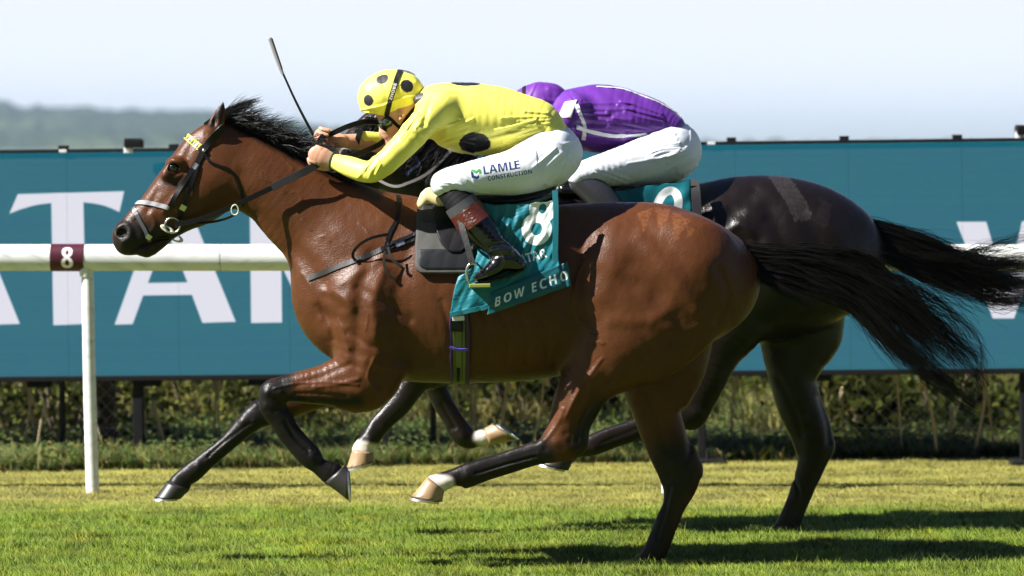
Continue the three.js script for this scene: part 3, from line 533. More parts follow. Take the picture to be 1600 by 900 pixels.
function helmetField(zc, cx, cy, tilt, s = 1) {   // skull cap with a cloth cover
  const F = new Field(zc), c = P(cx, cy, zc), ct = Math.cos(tilt), st = Math.sin(tilt), at = (f, u) => [c.x - f * ct + u * st, c.y - f * st * 1 + u * ct];
  const pt = (f, u, r, rz) => { const [x, y] = at(f, u); return [x, y, zc, r, rz]; };
  F.raw([pt(-.040, .000, .094, .092), pt(0, .006, .100, .100), pt(.038, 0, .096, .095)], .03, 2);
  F.at = at; return F;
}

// ---------------------------------------------------------------- the near rider
const J = new Field(0), B = new Field(0);           // jersey, breeches
{
  J.chain([[880, 190, 846, 226, .135], [848, 158, 830, 228, .15], [806, 144, 796, 236, .168], [760, 132, 750, 242, .182], [715, 128, 706, 234, .188], [688, 131, 684, 214, .165], [672, 140, 668, 190, .10]], 0, .05, 4);
  J.limb([[692, 168, .15, .062], [660, 196, .215, .060], [622, 236, .25, .050], [590, 264, .25, .046], [572, 268, .235, .044], [548, 261, .18, .041], [530, 255, .135, .034], [519, 252, .115, .029]], .035, 3);
  J.limb([[690, 168, -.15, .062], [655, 196, -.20, .056], [628, 222, -.22, .046], [610, 228, -.21, .044], [590, 222, -.17, .040], [566, 218, -.13, .035]], .03, 3);
  folds(J, [[[690, 215], [760, 190], 4, 9, 3, .004, 1], [[665, 215], [640, 190], 3, 10, 3.5, .004, 2], [[845, 205], [770, 232], 7, 6, 2.6, .0045, 3], [[860, 195], [790, 200], 5, 8, 3, .003, 4], [[700, 230], [740, 238], 4, 5, 2.2, .004, 5], [[652, 178], [625, 215], 4, 6, 2.6, .003, 6], [[590, 250], [570, 280], 3, 6, 2.5, .003, 7]], .18);
  J.feat([[676, 150], [668, 175], [664, 195]], 4, -.006, .15).feat([[690, 205], [672, 222]], 7, -.008, .2);
  J.extra = (x, y, z) => 0.0035 * noise(x * 9, y * 9, z * 9) + 0.0025 * noise(x * 16 + y * 14, y * 6 - x * 6, z * 10);
  B.chain([[868, 195, 868, 235, .13], [866, 196, 866, 284, .162], [845, 215, 838, 296, .165]], 0, .05, 3);
  for (const s of [1, -1]) B.limb([[850, 248, s * .11, .112, .10], [815, 266, s * .155, .096, .09], [775, 273, s * .195, .080, .076], [735, 279, s * .225, .067, .068], [706, 283, s * .235, .058, .062], [692, 287, s * .235, .052, .058]], .05, 4);
  folds(B, [[[885, 245], [845, 290], 6, 7, 2.4, .004, 11], [[720, 275], [760, 300], 5, 6, 2.2, .0028, 13], [[690, 290], [730, 300], 3, 5, 2, .003, 14]], .22);
  B.feat([[890, 235], [870, 285], [800, 305], [720, 296]], 1.6, .002, .2).feat([[905, 215], [880, 225], [860, 212]], 2, .002, .2);
  B.extra = (x, y, z) => 0.003 * noise(x * 9, y * 9, z * 9) + 0.0012 * noise(x * 30 + y * 20, y * 20, z * 20);
}
const rider = thing('person', 'jockey in yellow silks with black spots and white breeches, crouched low', 'person', 'jockeys');
const NB = new Field(0);
{
  NB.chain([[866, 205, 846, 260, .12], [806, 160, 796, 224, .14], [750, 146, 742, 226, .155], [706, 142, 700, 215, .15], [680, 150, 676, 195, .10]], 0, .05, 3);
  NB.limb([[676, 172, 0, .058], [654, 170, 0, .056], [636, 172, 0, .06]], .03, 2);
  // head, looking forward and down
  NB.limb([[629, 158, 0, .086, .074], [614, 160, 0, .085, .072]], .04, 1);
  NB.limb([[622, 178, 0, .062, .066], [613, 194, 0, .052, .058], [612, 206, 0, .042, .046], [615, 215, 0, .030, .036]], .03, 2);
  NB.limb([[632, 188, .038, .026, .022], [621, 214, .016, .02, .018]], .025, 1).limb([[632, 188, -.038, .026, .022], [621, 214, -.016, .02, .018]], .025, 1);
  NB.limb([[602, 190, 0, .010], [599, 200, 0, .011], [596.5, 208, 0, .012], [600, 211, 0, .011]], .012, 2);
  NB.limb([[604.5, 216, .012, .0075], [603.5, 216, -.012, .0075]], .006, 1).limb([[606.5, 221, .010, .0075], [605.5, 221, -.010, .0075]], .006, 1).limb([[612, 226, 0, .018, .02]], .02, 1);
  NB.limb([[608, 200, .030, .018, .012]], .02, 1).limb([[608, 200, -.030, .018, .012]], .02, 1);
  for (const s of [1, -1]) NB.limb([[626, 174, s * .072, .012, .008], [628, 179, s * .078, .013, .008], [626, 186, s * .074, .008, .006]], .008, 2);
  NB.cut(626, 180, .084, .006, .010, .008, .004);
  NB.feat([[618, 180], [612, 196]], 4, .002, .06);
  // arms
  NB.limb([[690, 170, .14, .05], [622, 236, .245, .040], [584, 266, .245, .036], [548, 261, .178, .032], [527, 254, .125, .025]], .03, 2);
  NB.limb([[690, 170, -.14, .05], [628, 222, -.215, .038], [608, 228, -.20, .036], [575, 222, -.14, .034], [545, 221, -.105, .030], [527, 219, -.085, .024]], .03, 2);
  fist(NB, 524, 254, 491, 240, .115, 1); fist(NB, 527, 219, 500, 212, -.075, -1);
  for (const s of [1, -1]) NB.limb([[850, 248, s * .11, .08], [775, 273, s * .19, .052], [704, 288, s * .222, .034], [735, 340, s * .262, .034], [772, 388, s * .283, .026], [798, 406, s * .288, .020], [768, 420, s * .296, .012]], .03, 3);
  part('body', NB.mesh(0.0034, (p) => { const m = 1 + 0.12 * noise(p.x * 40, p.y * 40, p.z * 40) + .06 * noise(p.x * 120, p.y * 120, p.z * 120); const d = (x, y, r) => { const c = P(x, y, 0); return Math.exp(-((p.x - c.x) ** 2 + (p.y - c.y) ** 2) / (r * r)); }; const lip = Math.min(1, d(604, 218, .011)), rd = d(616, 204, .03) * .15 + d(489, 240, .03) * .12; return [SKIN[0] * m * (1 - .2 * lip), SKIN[1] * m * (1 - .45 * lip - rd), SKIN[2] * m * (1 - .4 * lip - rd)]; }, 1), skinMat, rider);
  const spots = [[742, 226, .0635, 1], [727, 128, .060, 0], [852, 232, .06, 1], [672, 161, .052, 1], [800, 160, .0, 1]].filter(s => s[2] > 0 && s[0] !== 852 && s[0] !== 672).map(([x, y, r, side]) => { const h = side ? J.hit(x, y).p : P(x, y + 1, 0.03); return [h, r]; });
  const yellow = p => { for (const [c, r] of spots) if (c.distanceTo(p) < r) return [.007, .0065, .011]; const m = 1 + .05 * noise(p.x * 20, p.y * 20, p.z * 20); return [.84 * m, .78 * m, .13 * m]; };
  part('silk_jersey', J.mesh(0.0038, yellow, 6), satin, rider);
  const breeches = part('breeches', B.mesh(0.0042, null, 6), whiteCloth, rider);
  // sponsor patch on the thigh
  const uvBox = (x0, y0, x1, y1, z) => { const a = P(x0, y1, z), b = P(x1, y0, z); return p => [(p.x - a.x) / (b.x - a.x), (p.y - a.y) / (b.y - a.y)]; };
  const patchTex = canvas(1024, 512, (g, w, h) => {
    g.fillStyle = '#e7eaf2'; g.fillRect(0, 0, w, h);
    const X = x => (x - 728) / (844 - 728) * w, Y = y => (y - 232) / (290 - 232) * h;
    g.save(); g.translate(X(737), Y(278)); g.rotate(-0.165); 
    const u = w / 116;
    g.fillStyle = '#1d3f7a'; g.beginPath(); g.moveTo(0, -11 * u); g.lineTo(4.2 * u, -8 * u); g.lineTo(4.2 * u, -3.4 * u); g.lineTo(8 * u, -1 * u); g.lineTo(12 * u, -3 * u); g.lineTo(12 * u, 1.6 * u); g.lineTo(8 * u, 3.4 * u); g.lineTo(0, -.5 * u); g.fill();
    g.fillStyle = '#4f9a52'; g.beginPath(); g.moveTo(0, -11.6 * u); g.lineTo(4 * u, -13.6 * u); g.lineTo(9 * u, -10.2 * u); g.lineTo(13.6 * u, -12.8 * u); g.lineTo(17 * u, -10 * u); g.lineTo(17 * u, -4.6 * u); g.lineTo(13 * u, -3.4 * u); g.lineTo(13 * u, -7.4 * u); g.lineTo(8.6 * u, -5 * u); g.lineTo(4.8 * u, -8 * u); g.fill();
    g.fillStyle = '#22356e'; g.font = `bold ${18.5 * u}px sans-serif`; g.textBaseline = 'alphabetic';
    let tx = 18.5 * u; for (const [c, k] of [['L', 1], ['A', 1], ['M', .98], ['L', .8], ['E', 1.05]]) { g.save(); g.translate(tx, -2 * u); g.scale(1.05, 1); g.fillText(c, 0, 0); g.restore(); tx += g.measureText(c).width * k * 1.06; }
    g.font = `bold ${9.6 * u}px sans-serif`; g.save(); g.translate(24 * u, 8.6 * u); g.scale(.96, 1); g.fillText('CONSTRUCTION', 0, 0); g.restore();
    g.restore();
  });
  const pe = (s, t) => [lerp(lerp(729, 838, s), lerp(741, 841, s), t), lerp(lerp(258, 235, s), lerp(290, 272, s), t)];
  const box = uvBox(728, 232, 844, 290, .27);
  part('sponsor_patch', clothOn(B, pe, 40, 16, () => .0022, .002, box), new THREE.MeshPhysicalMaterial({ map: patchTex, roughness: .55 }), breeches);
  const small = canvas(128, 128, g => { g.fillStyle = '#e7eaf2'; g.fillRect(0, 0, 128, 128); g.fillStyle = '#24346e'; g.save(); g.translate(20, 34); g.rotate(.35); for (let i = 0; i < 3; i++) { g.fillRect(0, i * 24, 84, 15); } g.fillStyle = '#e7eaf2'; for (let i = 0; i < 5; i++) g.fillRect(12 + i * 16, 0, 4, 70); g.restore(); });
  part('logo', clothOn(B, (s, t) => [lerp(876, 891, s), lerp(184, 200, t) + s * 3], 8, 8, () => .002, .002), new THREE.MeshPhysicalMaterial({ map: small, roughness: .55 }), breeches);
  // lower legs: legging, band, brown boot top, boot
  for (const s of [1, -1]) {
    const leg = new Field(0); leg.limb([[702, 297, s * .232, .050, .047], [718, 316, s * .256, .058, .051], [727, 328, s * .268, .060, .054]], .02, 3); part('legging', leg.mesh(.005, null), blackCloth, rider);
    const band = new Field(0); band.limb([[718, 318, s * .27, .062, .056], [727, 328, s * .273, .062, .056]], .01, 1); 
    const cuffG = (x0, y0, x1, y1, z0, z1, r0, r1, rz0, rz1) => { const a = P(x0, y0, s * z0), b = P(x1, y1, s * z1), ax = b.clone().sub(a), u = V(-ax.y, ax.x, 0).normalize(), pos = [], idx = [], uv = [], N = 48; for (let j = 0; j <= 6; j++) { const f = j / 6, c = a.clone().lerp(b, f); for (let i = 0; i < N; i++) { const t = i / N * 2 * Math.PI, cr = 1 + .02 * noise(i * 1.3, j * .2, x0), q = c.clone().addScaledVector(u, Math.cos(t) * lerp(r0, r1, f) * cr).add(V(0, 0, Math.sin(t) * lerp(rz0, rz1, f) * cr)); pos.push(q.x, q.y, q.z); uv.push(i / N * 3, f); } } for (let j = 0; j < 6; j++) for (let i = 0; i < N; i++) { const p = j * N + i, q = j * N + (i + 1) % N; idx.push(p, q, p + N, q, q + N, p + N); } return geo(pos, idx, null, uv); };
    part('knee_band', cuffG(718, 316, 730, 334, .27, .273, .066, .067, .060, .060), greyCloth, rider);
    part('boot_top', cuffG(726, 327, 743, 351, .272, .278, .0685, .071, .062, .062), brownLeather, rider, 'reddish brown leather boot top');
    const boot = new Field(0);
    boot.limb([[738, 344, s * .277, .066, .057], [752, 360, s * .281, .064, .054], [768, 378, s * .285, .052, .047], [781, 392, s * .287, .043, .041]], .02, 3);
    boot.limb([[790, 398, s * .29, .040, .036], [806, 410, s * .29, .034, .033], [812, 414, s * .29, .026, .030]], .03, 2);
    boot.limb([[794, 404, s * .29, .040, .036], [776, 416, s * .295, .034, .040], [760, 426, s * .30, .025, .040], [746, 433, s * .305, .016, .030]], .025, 3);
    boot.feat([[764, 384], [782, 380], [796, 384]], 2.5, -.005, s * .28).feat([[768, 392], [786, 389], [800, 394]], 2.5, .004, s * .28).feat([[770, 400], [788, 398], [804, 402]], 2.5, -.004, s * .28).feat([[786, 396], [790, 412], [780, 424]], 2, .003, s * .28);
    const bt = part('boot', boot.mesh(.0038, null), leather, rider);
    part('sole', strapFree([[742, 441, s * .30], [770, 436, s * .295], [798, 428, s * .29], [818, 420, s * .29]], .055, .008, V(-.25, -.9, 0)), leatherSoft, bt);
  }
  // helmet
  const HF = helmetField(0, 611, 150, 0.14); HF.slack = .05;
  HF.limb([[575, 180, 0, .012, .07], [559, 187, 0, .006, .05], [551, 192, 0, .004, .02]], .02, 3);
  HF.feat([[655, 149], [620, 156], [596, 166], [560, 172]], 2, .004, .09).feat([[664, 140], [650, 128]], 4, .003, .06);
  HF.extra = (x, y, z) => .0016 * noise(x * 24, y * 24, z * 24);
  const cutP = P(605, 182, 0), cutN = V(.17, .985, 0).normalize();
  const basef = HF.f.bind(HF); HF.f = (x, y, z, act) => { const d = basef(x, y, z, act), pl = -((x - cutP.x) * cutN.x + (y - cutP.y) * cutN.y); const u = Math.max(d, pl); return u; };
  const hs = [[597, 123, 10.2], [575, 157, 9.2], [636, 134, 10.6]].map(([x, y, r]) => [HF.hit(x, y).p, r * .00256]);
  hs.push([P(641, 108, 0), .03], [P(559, 143, -.02), .022], [P(617, 104, -.075), .028]);
  const helmet = part('helmet', HF.mesh(.0032, p => { for (const [c, r] of hs) if (c.distanceTo(p) < r) return [.018, .016, .022]; return [.84, .78, .13]; }, 6), satin, rider);
  const bandTex = canvas(512, 64, (g, w, h) => { g.fillStyle = '#0b0b0d'; g.fillRect(0, 0, w, h); g.fillStyle = '#f2f2f2'; g.font = 'bold 54px sans-serif'; g.textBaseline = 'middle'; g.save(); g.translate(150, 34); g.scale(.98, 1); g.fillText('SHORE', 0, 0); g.restore(); });
  part('goggle_band', strapOn(HF, [[604, 180], [609, 160], [615, 140], [621, 120], [627, 106]], .020, .003, .001), new THREE.MeshPhysicalMaterial({ map: bandTex, roughness: .7 }), helmet);
  part('goggle_band', strapOn(HF, [[627, 105], [634, 107], [642, 112], [648, 117]], .010, .003, .001), blackCloth, helmet);
  const gog = new Field(0); gog.limb([[606, 191, .058, .022, .014], [602, 194, .03, .026, .018], [600, 195, -.02, .023, .016], [603, 192, -.045, .021, .016]], .02, 2); part('goggles', gog.mesh(.004, null), M(RGB(.02, .028, .012), .1, { clearcoat: 1 }), rider);
  part('goggle_frame', tubeFree([[604, 182, .062], [599, 190, .058], [599, 201, .052], [604, 204, .048]], .005), blackCloth, rider);
  part('chin_strap', strapOn(NB, [[604, 181], [612, 187], [620, 195], [627, 200]], .014, .003, .002), blackCloth, rider);
  part('chin_strap', strapOn(NB, [[651, 166], [640, 178], [632, 190], [626, 200], [620, 214], [614, 224]], .014, .003, .002), blackCloth, rider);
  const collar = new Field(0); collar.chain([[655, 146, 655, 166, .05], [672, 143, 668, 164, .068], [680, 146, 677, 160, .07]], .045, .02, 3); collar.extra = (x, y, z) => .003 * noise(x * 40, y * 40, z * 30); part('collar', collar.mesh(.004, null), M(RGB(.045, .04, .06), .5), rider, 'black spot wrapped over the collar');
  part('wristband', tubeFree([[520, 239, .128], [516, 246, .148], [514, 254, .146], [515, 262, .128], [520, 263, .10], [522, 252, .084], [520, 239, .128]], .0045), M(RGB(.12, .12, .10), .8), rider);
  part('armband', strapGeo(Array.from({ length: 25 }, (_, i) => { const t = i / 24 * 2 * Math.PI, c = P(560, 217, -.125), u = V(.25, .97, 0), n = u.clone().multiplyScalar(Math.cos(t)).add(V(0, 0, Math.sin(t))); return { p: c.clone().addScaledVector(n, .0385), n }; }), .022, .003), blackCloth, rider);
}
// whip
{
  const whip = thing('riding_whip', 'thin black riding whip with a pale padded end, raised above the mane', 'whip');
  const z = -.09;
  const shaft = new Field(0); shaft.limb([[441, 112, z, .0042], [462, 158, z, .0050], [486, 204, z, .0062], [500, 226, z, .0075]], .01, 4); part('shaft', shaft.mesh(.0025, null), leatherSoft, whip);
  const flap = new Field(0); flap.limb([[422, 61, z, .0085, .004], [430, 84, z, .0090, .004], [438, 106, z, .0080, .005], [442, 116, z, .0055, .005]], .01, 3); part('padded_end', flap.mesh(.0025, null), M(RGB(.30, .29, .29), .5), whip);
  part('edge', tubeFree([[425, 60, z + .003], [433, 84, z + .004], [441, 108, z + .004]], .0028), leatherSoft, whip);
}

// ---------------------------------------------------------------- the far rider
const FJ = new Field(FZ), FB = new Field(FZ);
{
  FJ.chain([[1064, 182, 1034, 216, .13], [1030, 158, 1010, 224, .15], [995, 145, 985, 232, .168], [952, 133, 940, 238, .18], [908, 137, 900, 232, .182], [885, 145, 880, 200, .14], [874, 152, 870, 182, .09]], FZ, .05, 4);
  for (const s of [1, -1]) FJ.limb([[900, 172, FZ + s * .15, .062], [872, 206, FZ + s * .21, .056], [838, 244, FZ + s * .24, .046], [818, 252, FZ + s * .235, .044], [788, 234, FZ + s * .16, .038], [768, 222, FZ + s * .10, .03]], .035, 3);
  folds(FJ, [[[900, 185], [990, 190], 5, 10, 3, .004, 31], [[1030, 205], [950, 190], 7, 8, 3, .005, 32], [[890, 150], [912, 170], 4, 5, 2.2, .004, 34]], .18);
  FJ.extra = (x, y, z) => 0.004 * noise(x * 9, y * 9, z * 9) + 0.003 * noise(x * 16 + y * 14, y * 6 - x * 6, z * 10);
  FB.chain([[1052, 190, 1040, 230, .13], [1052, 190, 1052, 280, .16], [1030, 215, 1028, 288, .165]], FZ, .05, 3);
  for (const s of [1, -1]) FB.limb([[1040, 242, FZ + s * .11, .114, .10], [1000, 254, FZ + s * .155, .098, .09], [960, 262, FZ + s * .20, .078, .08], [928, 268, FZ + s * .235, .062, .07], [905, 274, FZ + s * .25, .05, .06]], .05, 4);
  folds(FB, [[[1085, 245], [1040, 270], 6, 6, 2.2, .003, 41], [[1060, 225], [1010, 230], 6, 6, 2.2, .003, 42], [[930, 260], [980, 275], 3, 7, 2.2, .002, 43]], .22);
  FB.feat([[1075, 185], [1082, 215], [1060, 240], [980, 255]], 1.6, .002, .2);
  FB.extra = (x, y, z) => 0.003 * noise(x * 9, y * 9, z * 9);
}
const rider2 = thing('person', 'jockey in purple and white silks on the dark horse behind', 'person', 'jockeys');
{
  const NF = new Field(FZ);
  NF.chain([[1050, 205, 1034, 260, .12], [995, 165, 985, 222, .14], [940, 150, 932, 224, .155], [900, 150, 894, 215, .15], [880, 160, 878, 195, .09]], FZ, .05, 3);
  NF.limb([[880, 178, FZ, .056], [862, 178, FZ, .056], [848, 182, FZ, .06]], .03, 2);
  NF.limb([[850, 172, FZ, .084, .074], [836, 176, FZ, .084, .072]], .04, 1).limb([[840, 190, FZ, .064, .066], [832, 206, FZ, .052, .056], [832, 222, FZ, .032, .036]], .03, 2).limb([[820, 206, FZ, .011], [816, 216, FZ, .012]], .012, 1).limb([[823, 224, FZ + .012, .008], [822, 224, FZ - .012, .008]], .008, 1).limb([[826, 230, FZ, .02]], .02, 1);
  for (const s of [1, -1]) { NF.limb([[900, 174, FZ + s * .14, .05], [838, 244, FZ + s * .235, .038], [816, 252, FZ + s * .23, .036], [788, 234, FZ + s * .158, .032], [756, 216, FZ + s * .09, .024]], .03, 2); fist(NF, 756, 216, 730, 204, FZ + s * .085, s); NF.limb([[1040, 242, FZ + s * .11, .09], [960, 262, FZ + s * .20, .062], [905, 274, FZ + s * .25, .044], [945, 320, FZ + s * .27, .04], [985, 366, FZ + s * .285, .03], [1012, 388, FZ + s * .29, .024], [964, 402, FZ + s * .30, .02]], .03, 3); }
  part('body', NF.mesh(.0055, p => { const m = 1 + .1 * noise(p.x * 40, p.y * 40, p.z * 40); return SKIN.map(v => v * m); }, 1), skinMat, rider2);
  const shoulder = FJ.hit(893, 172).p;
  part('silk_jersey', FJ.mesh(.0048, p => { const m = 1 + .08 * noise(p.x * 20, p.y * 20, p.z * 20); return [.115 * m, .022 * m, .27 * m]; }, 6), satin, rider2);
  const white = M(RGB(.78, .77, .80), .5);
  part('shoulder_patch', clothOn(FJ, (s, t) => [lerp(lerp(883, 902, s), lerp(872, 892, s), t), lerp(lerp(160, 156, s), lerp(184, 184, s), t)], 10, 10, () => .003, .003), white, rider2);
  part('stripe', strapOn(FJ, [[901, 163], [906, 178], [913, 198], [912, 218]], .018, .002, .002), white, rider2);
  part('stripe', strapOn(FJ, [[900, 198], [930, 207], [960, 212], [985, 211], [1010, 210]], .020, .002, .002), white, rider2);
  part('stripe', strapOn(FJ, [[932, 136], [952, 137], [975, 140], [1000, 149], [1030, 161], [1052, 174], [1066, 182]], .011, .002, .002), white, rider2);
  part('breeches', FB.mesh(.005, null, 6), whiteCloth, rider2);
  for (const s of [1, -1]) {
    const boot = new Field(FZ); boot.limb([[910, 284, FZ + s * .25, .058, .054], [932, 302, FZ + s * .262, .062, .056], [952, 324, FZ + s * .27, .060, .054], [982, 362, FZ + s * .285, .046, .042]], .02, 3);
    boot.limb([[1000, 378, FZ + s * .29, .038, .034], [1020, 394, FZ + s * .29, .026, .03]], .03, 2).limb([[1004, 384, FZ + s * .29, .038, .034], [985, 396, FZ + s * .295, .032, .04], [958, 412, FZ + s * .305, .016, .03]], .025, 3);
    part('boot', boot.mesh(.005, null), M(RGB(.03, .03, .034), .28, { clearcoat: .4, clearcoatRoughness: .2 }), rider2);
  }
  const HF = helmetField(FZ, 843, 166, 0.2); HF.limb([[804, 204, FZ, .012, .07], [790, 210, FZ, .006, .05], [783, 214, FZ, .004, .02]], .02, 3);
  HF.feat([[836, 132], [828, 150]], 2, .003, .06).feat([[876, 150], [858, 138]], 4, .004, .06).feat([[876, 160], [850, 156]], 4, .004, .06); HF.extra = (x, y, z) => .003 * noise(x * 20, y * 20, z * 20);
  const hel = part('helmet', HF.mesh(.0045, p => [.13, .025, .28], 6), satin, rider2);
  part('goggle_band', strapOn(HF, [[819, 136], [818, 150], [816, 168]], .016, .003, .001), blackCloth, hel);
}
// ---------------------------------------------------------------- bridle of the near horse
const strapMat = M(RGB(.005, .005, .0055), .36, { specularIntensity: .5 }), ivory = M(RGB(.62, .60, .46), .4), bitMetal = M(RGB(.60, .60, .58), .28, { metalness: 1 });
const PX = 1 / 390;
{
  const b = thing('bridle', 'black leather bridle with yellow browband and silver noseband on the bay', 'bridle');
  const F = bayField;
  part('headpiece', strapOn(F, [[349, 198], [338, 210], [326, 224], [317, 238], [308, 256]], f => lerp(.036, .022, f), .005), strapMat, b);
  const ch = part('cheekpiece', strapOn(F, [[308, 254], [297, 271], [284, 292], [272, 311], [265, 323]], .020, .005), strapMat, b);
  part('cheekpiece', strapOn(F, [[310, 258], [303, 278], [296, 298], [288, 322], [279, 341]], .017, .005, .002), strapMat, b);
  const brTex = canvas(512, 64, (g, w, h) => { g.fillStyle = '#171513'; g.fillRect(0, 0, w, h); g.fillStyle = '#e8cf3a'; g.fillRect(0, 0, w, 10); for (let i = 0; i < 7; i++) { g.beginPath(); g.moveTo(i * 73 + 2, h); g.lineTo(i * 73 + 71, h); g.lineTo(i * 73 + 36, 6); g.fill(); g.fillStyle = '#e8cf3a'; } });
  part('browband', strapOn(F, [[288, 211], [294, 215], [300, 220], [306, 225], [313, 231]], .028, .006), new THREE.MeshPhysicalMaterial({ map: brTex, roughness: .45 }), b, 'yellow browband with triangles');
  part('browband_end', strapOn(F, [[312, 230], [316, 234], [320, 238]], .020, .006), strapMat, b);
  const ro = F.hit(319, 235); const s = new THREE.SphereGeometry(.0085, 16, 10); s.translate(ro.p.x, ro.p.y, ro.p.z + .007); part('rosette', s, steel, b);
  part('noseband', strapOn(F, [[211, 320], [218, 317], [230, 317], [242, 319], [254, 322], [264, 325]], .018, .006), M(RGB(.28, .28, .30), .35), b, 'silver grey noseband');
  part('noseband_strap', strapOn(F, [[209, 325], [213, 334], [219, 345], [226, 357], [231, 368], [234, 378]], .017, .004), M(RGB(.06, .06, .07), .3), b);
  part('chin_strap', strapOn(F, [[228, 372], [238, 371], [250, 372], [262, 370]], .014, .004), strapMat, b);
  part('throat_lash', strapOn(F, [[320, 238], [327, 252], [345, 260], [360, 266], [371, 284], [378, 306], [380, 322]], .010, .004), strapMat, b);
  const ring = (x, y, r, t, mat, name, sx = 1, rot = 0) => { const h = F.hit(x, y), g = new THREE.TorusGeometry(r, t, 10, 36); g.scale(sx, 1, 1); g.rotateZ(rot); g.translate(h.p.x, h.p.y, h.p.z + .012); return part(name, g, mat, b); };
  ring(270, 352, .030, .0038, bitMetal, 'bit_ring'); ring(276, 373, .012, .0035, ivory, 'bit_lever', 2.2, -.45); ring(262, 358, .009, .004, ivory, 'bit_lever', 2.4, -.5);
  const bar = (pts, w, t = .004, m = strapMat, nm = 'buckle') => part(nm, strapOn(F, pts, w, t, .004), m, b);
  bar([[303, 258], [309, 262]], .026, .004, bitMetal); bar([[282, 322], [290, 326]], .024, .004, bitMetal); bar([[230, 368], [236, 372]], .022, .004, bitMetal);
  // reins: leather to the neck, rubber grip to the hand
  const zr = (x) => lerp(.085, .135, sstep(270, 420, x));
  const rein = part('rein', strapFree([[274, 350, .075], [300, 346, .085], [330, 337, .098], [360, 324, .11], [392, 309, .12], [430, 291, .128]], .021, .005), strapMat, b);
  part('rein_grip', strapFree([[425, 293.5, .128], [445, 283, .130], [470, 271, .130], [492, 259, .115], [506, 247, .10]], .030, .007), M(RGB(.008, .008, .009), .65), rein);
  part('rein', strapFree([[274, 350, -.075], [330, 337, -.10], [392, 309, -.12], [450, 278, -.12], [500, 240, -.085], [506, 216, -.075]], .021, .005), strapMat, b);
  part('rein', strapFree([[500, 238, .06], [502, 216, -.03], [520, 208, -.05], [548, 196, -.04], [575, 190, -.06], [600, 196, -.10], [600, 220, -.08], [560, 240, .02], [520, 250, .08]], .022, .006), strapMat, b);
  const mr = (x, y, z, r) => { const g = new THREE.TorusGeometry(r, .003, 8, 28); const c = P(x, y, z); g.scale(.7, 1, 1); g.translate(c.x, c.y, c.z); part('martingale_ring', g, ivory, b); }; mr(367, 328, .118, .020);
  part('martingale_strap', strapFree([[306, 348, .088], [330, 347, .09], [352, 342, .10], [366, 336, .11]], .010, .004), strapMat, b);
}
// ---------------------------------------------------------------- breastplate
{
  const b = thing('breastplate', 'black breastplate strap across the shoulder of the bay horse', 'strap');
  const F = bayField;
  part('breast_strap', strapOn(F, [[481, 436], [500, 428], [525, 418], [547, 410], [575, 399], [606, 386]], .022, .004), M(RGB(.02, .018, .017), .5), b);
  part('breast_strap', strapOn(F, [[596, 391], [620, 382], [650, 373], [680, 364], [704, 353]], .022, .005, .006), strapMat, b);
  part('breast_strap', strapOn(F, [[606, 384], [640, 371], [672, 358], [706, 345]], .014, .004, .012), strapMat, b);
  part('buckle', strapOn(F, [[619, 383], [632, 378]], .026, .004, .008), bitMetal, b);
  part('neck_strap', strapOn(F, [[622, 306], [623, 325], [619, 345], [609, 365], [603, 388]], .017, .004), strapMat, b);
  part('loose_strap', strapFree([[607, 366, .235], [580, 372, .235], [560, 384, .225], [551, 398, .21], [556, 408, .21]], .012, .004), strapMat, b);
  part('loose_strap', strapFree([[602, 392, .235], [600, 410, .24], [606, 428, .24], [618, 437, .235]], .011, .004), M(RGB(.02, .018, .016), .5), b);
  part('loose_strap', strapFree([[606, 386, .235], [612, 404, .245], [626, 416, .245], [630, 420, .24]], .011, .004), M(RGB(.02, .018, .016), .5), b);
}
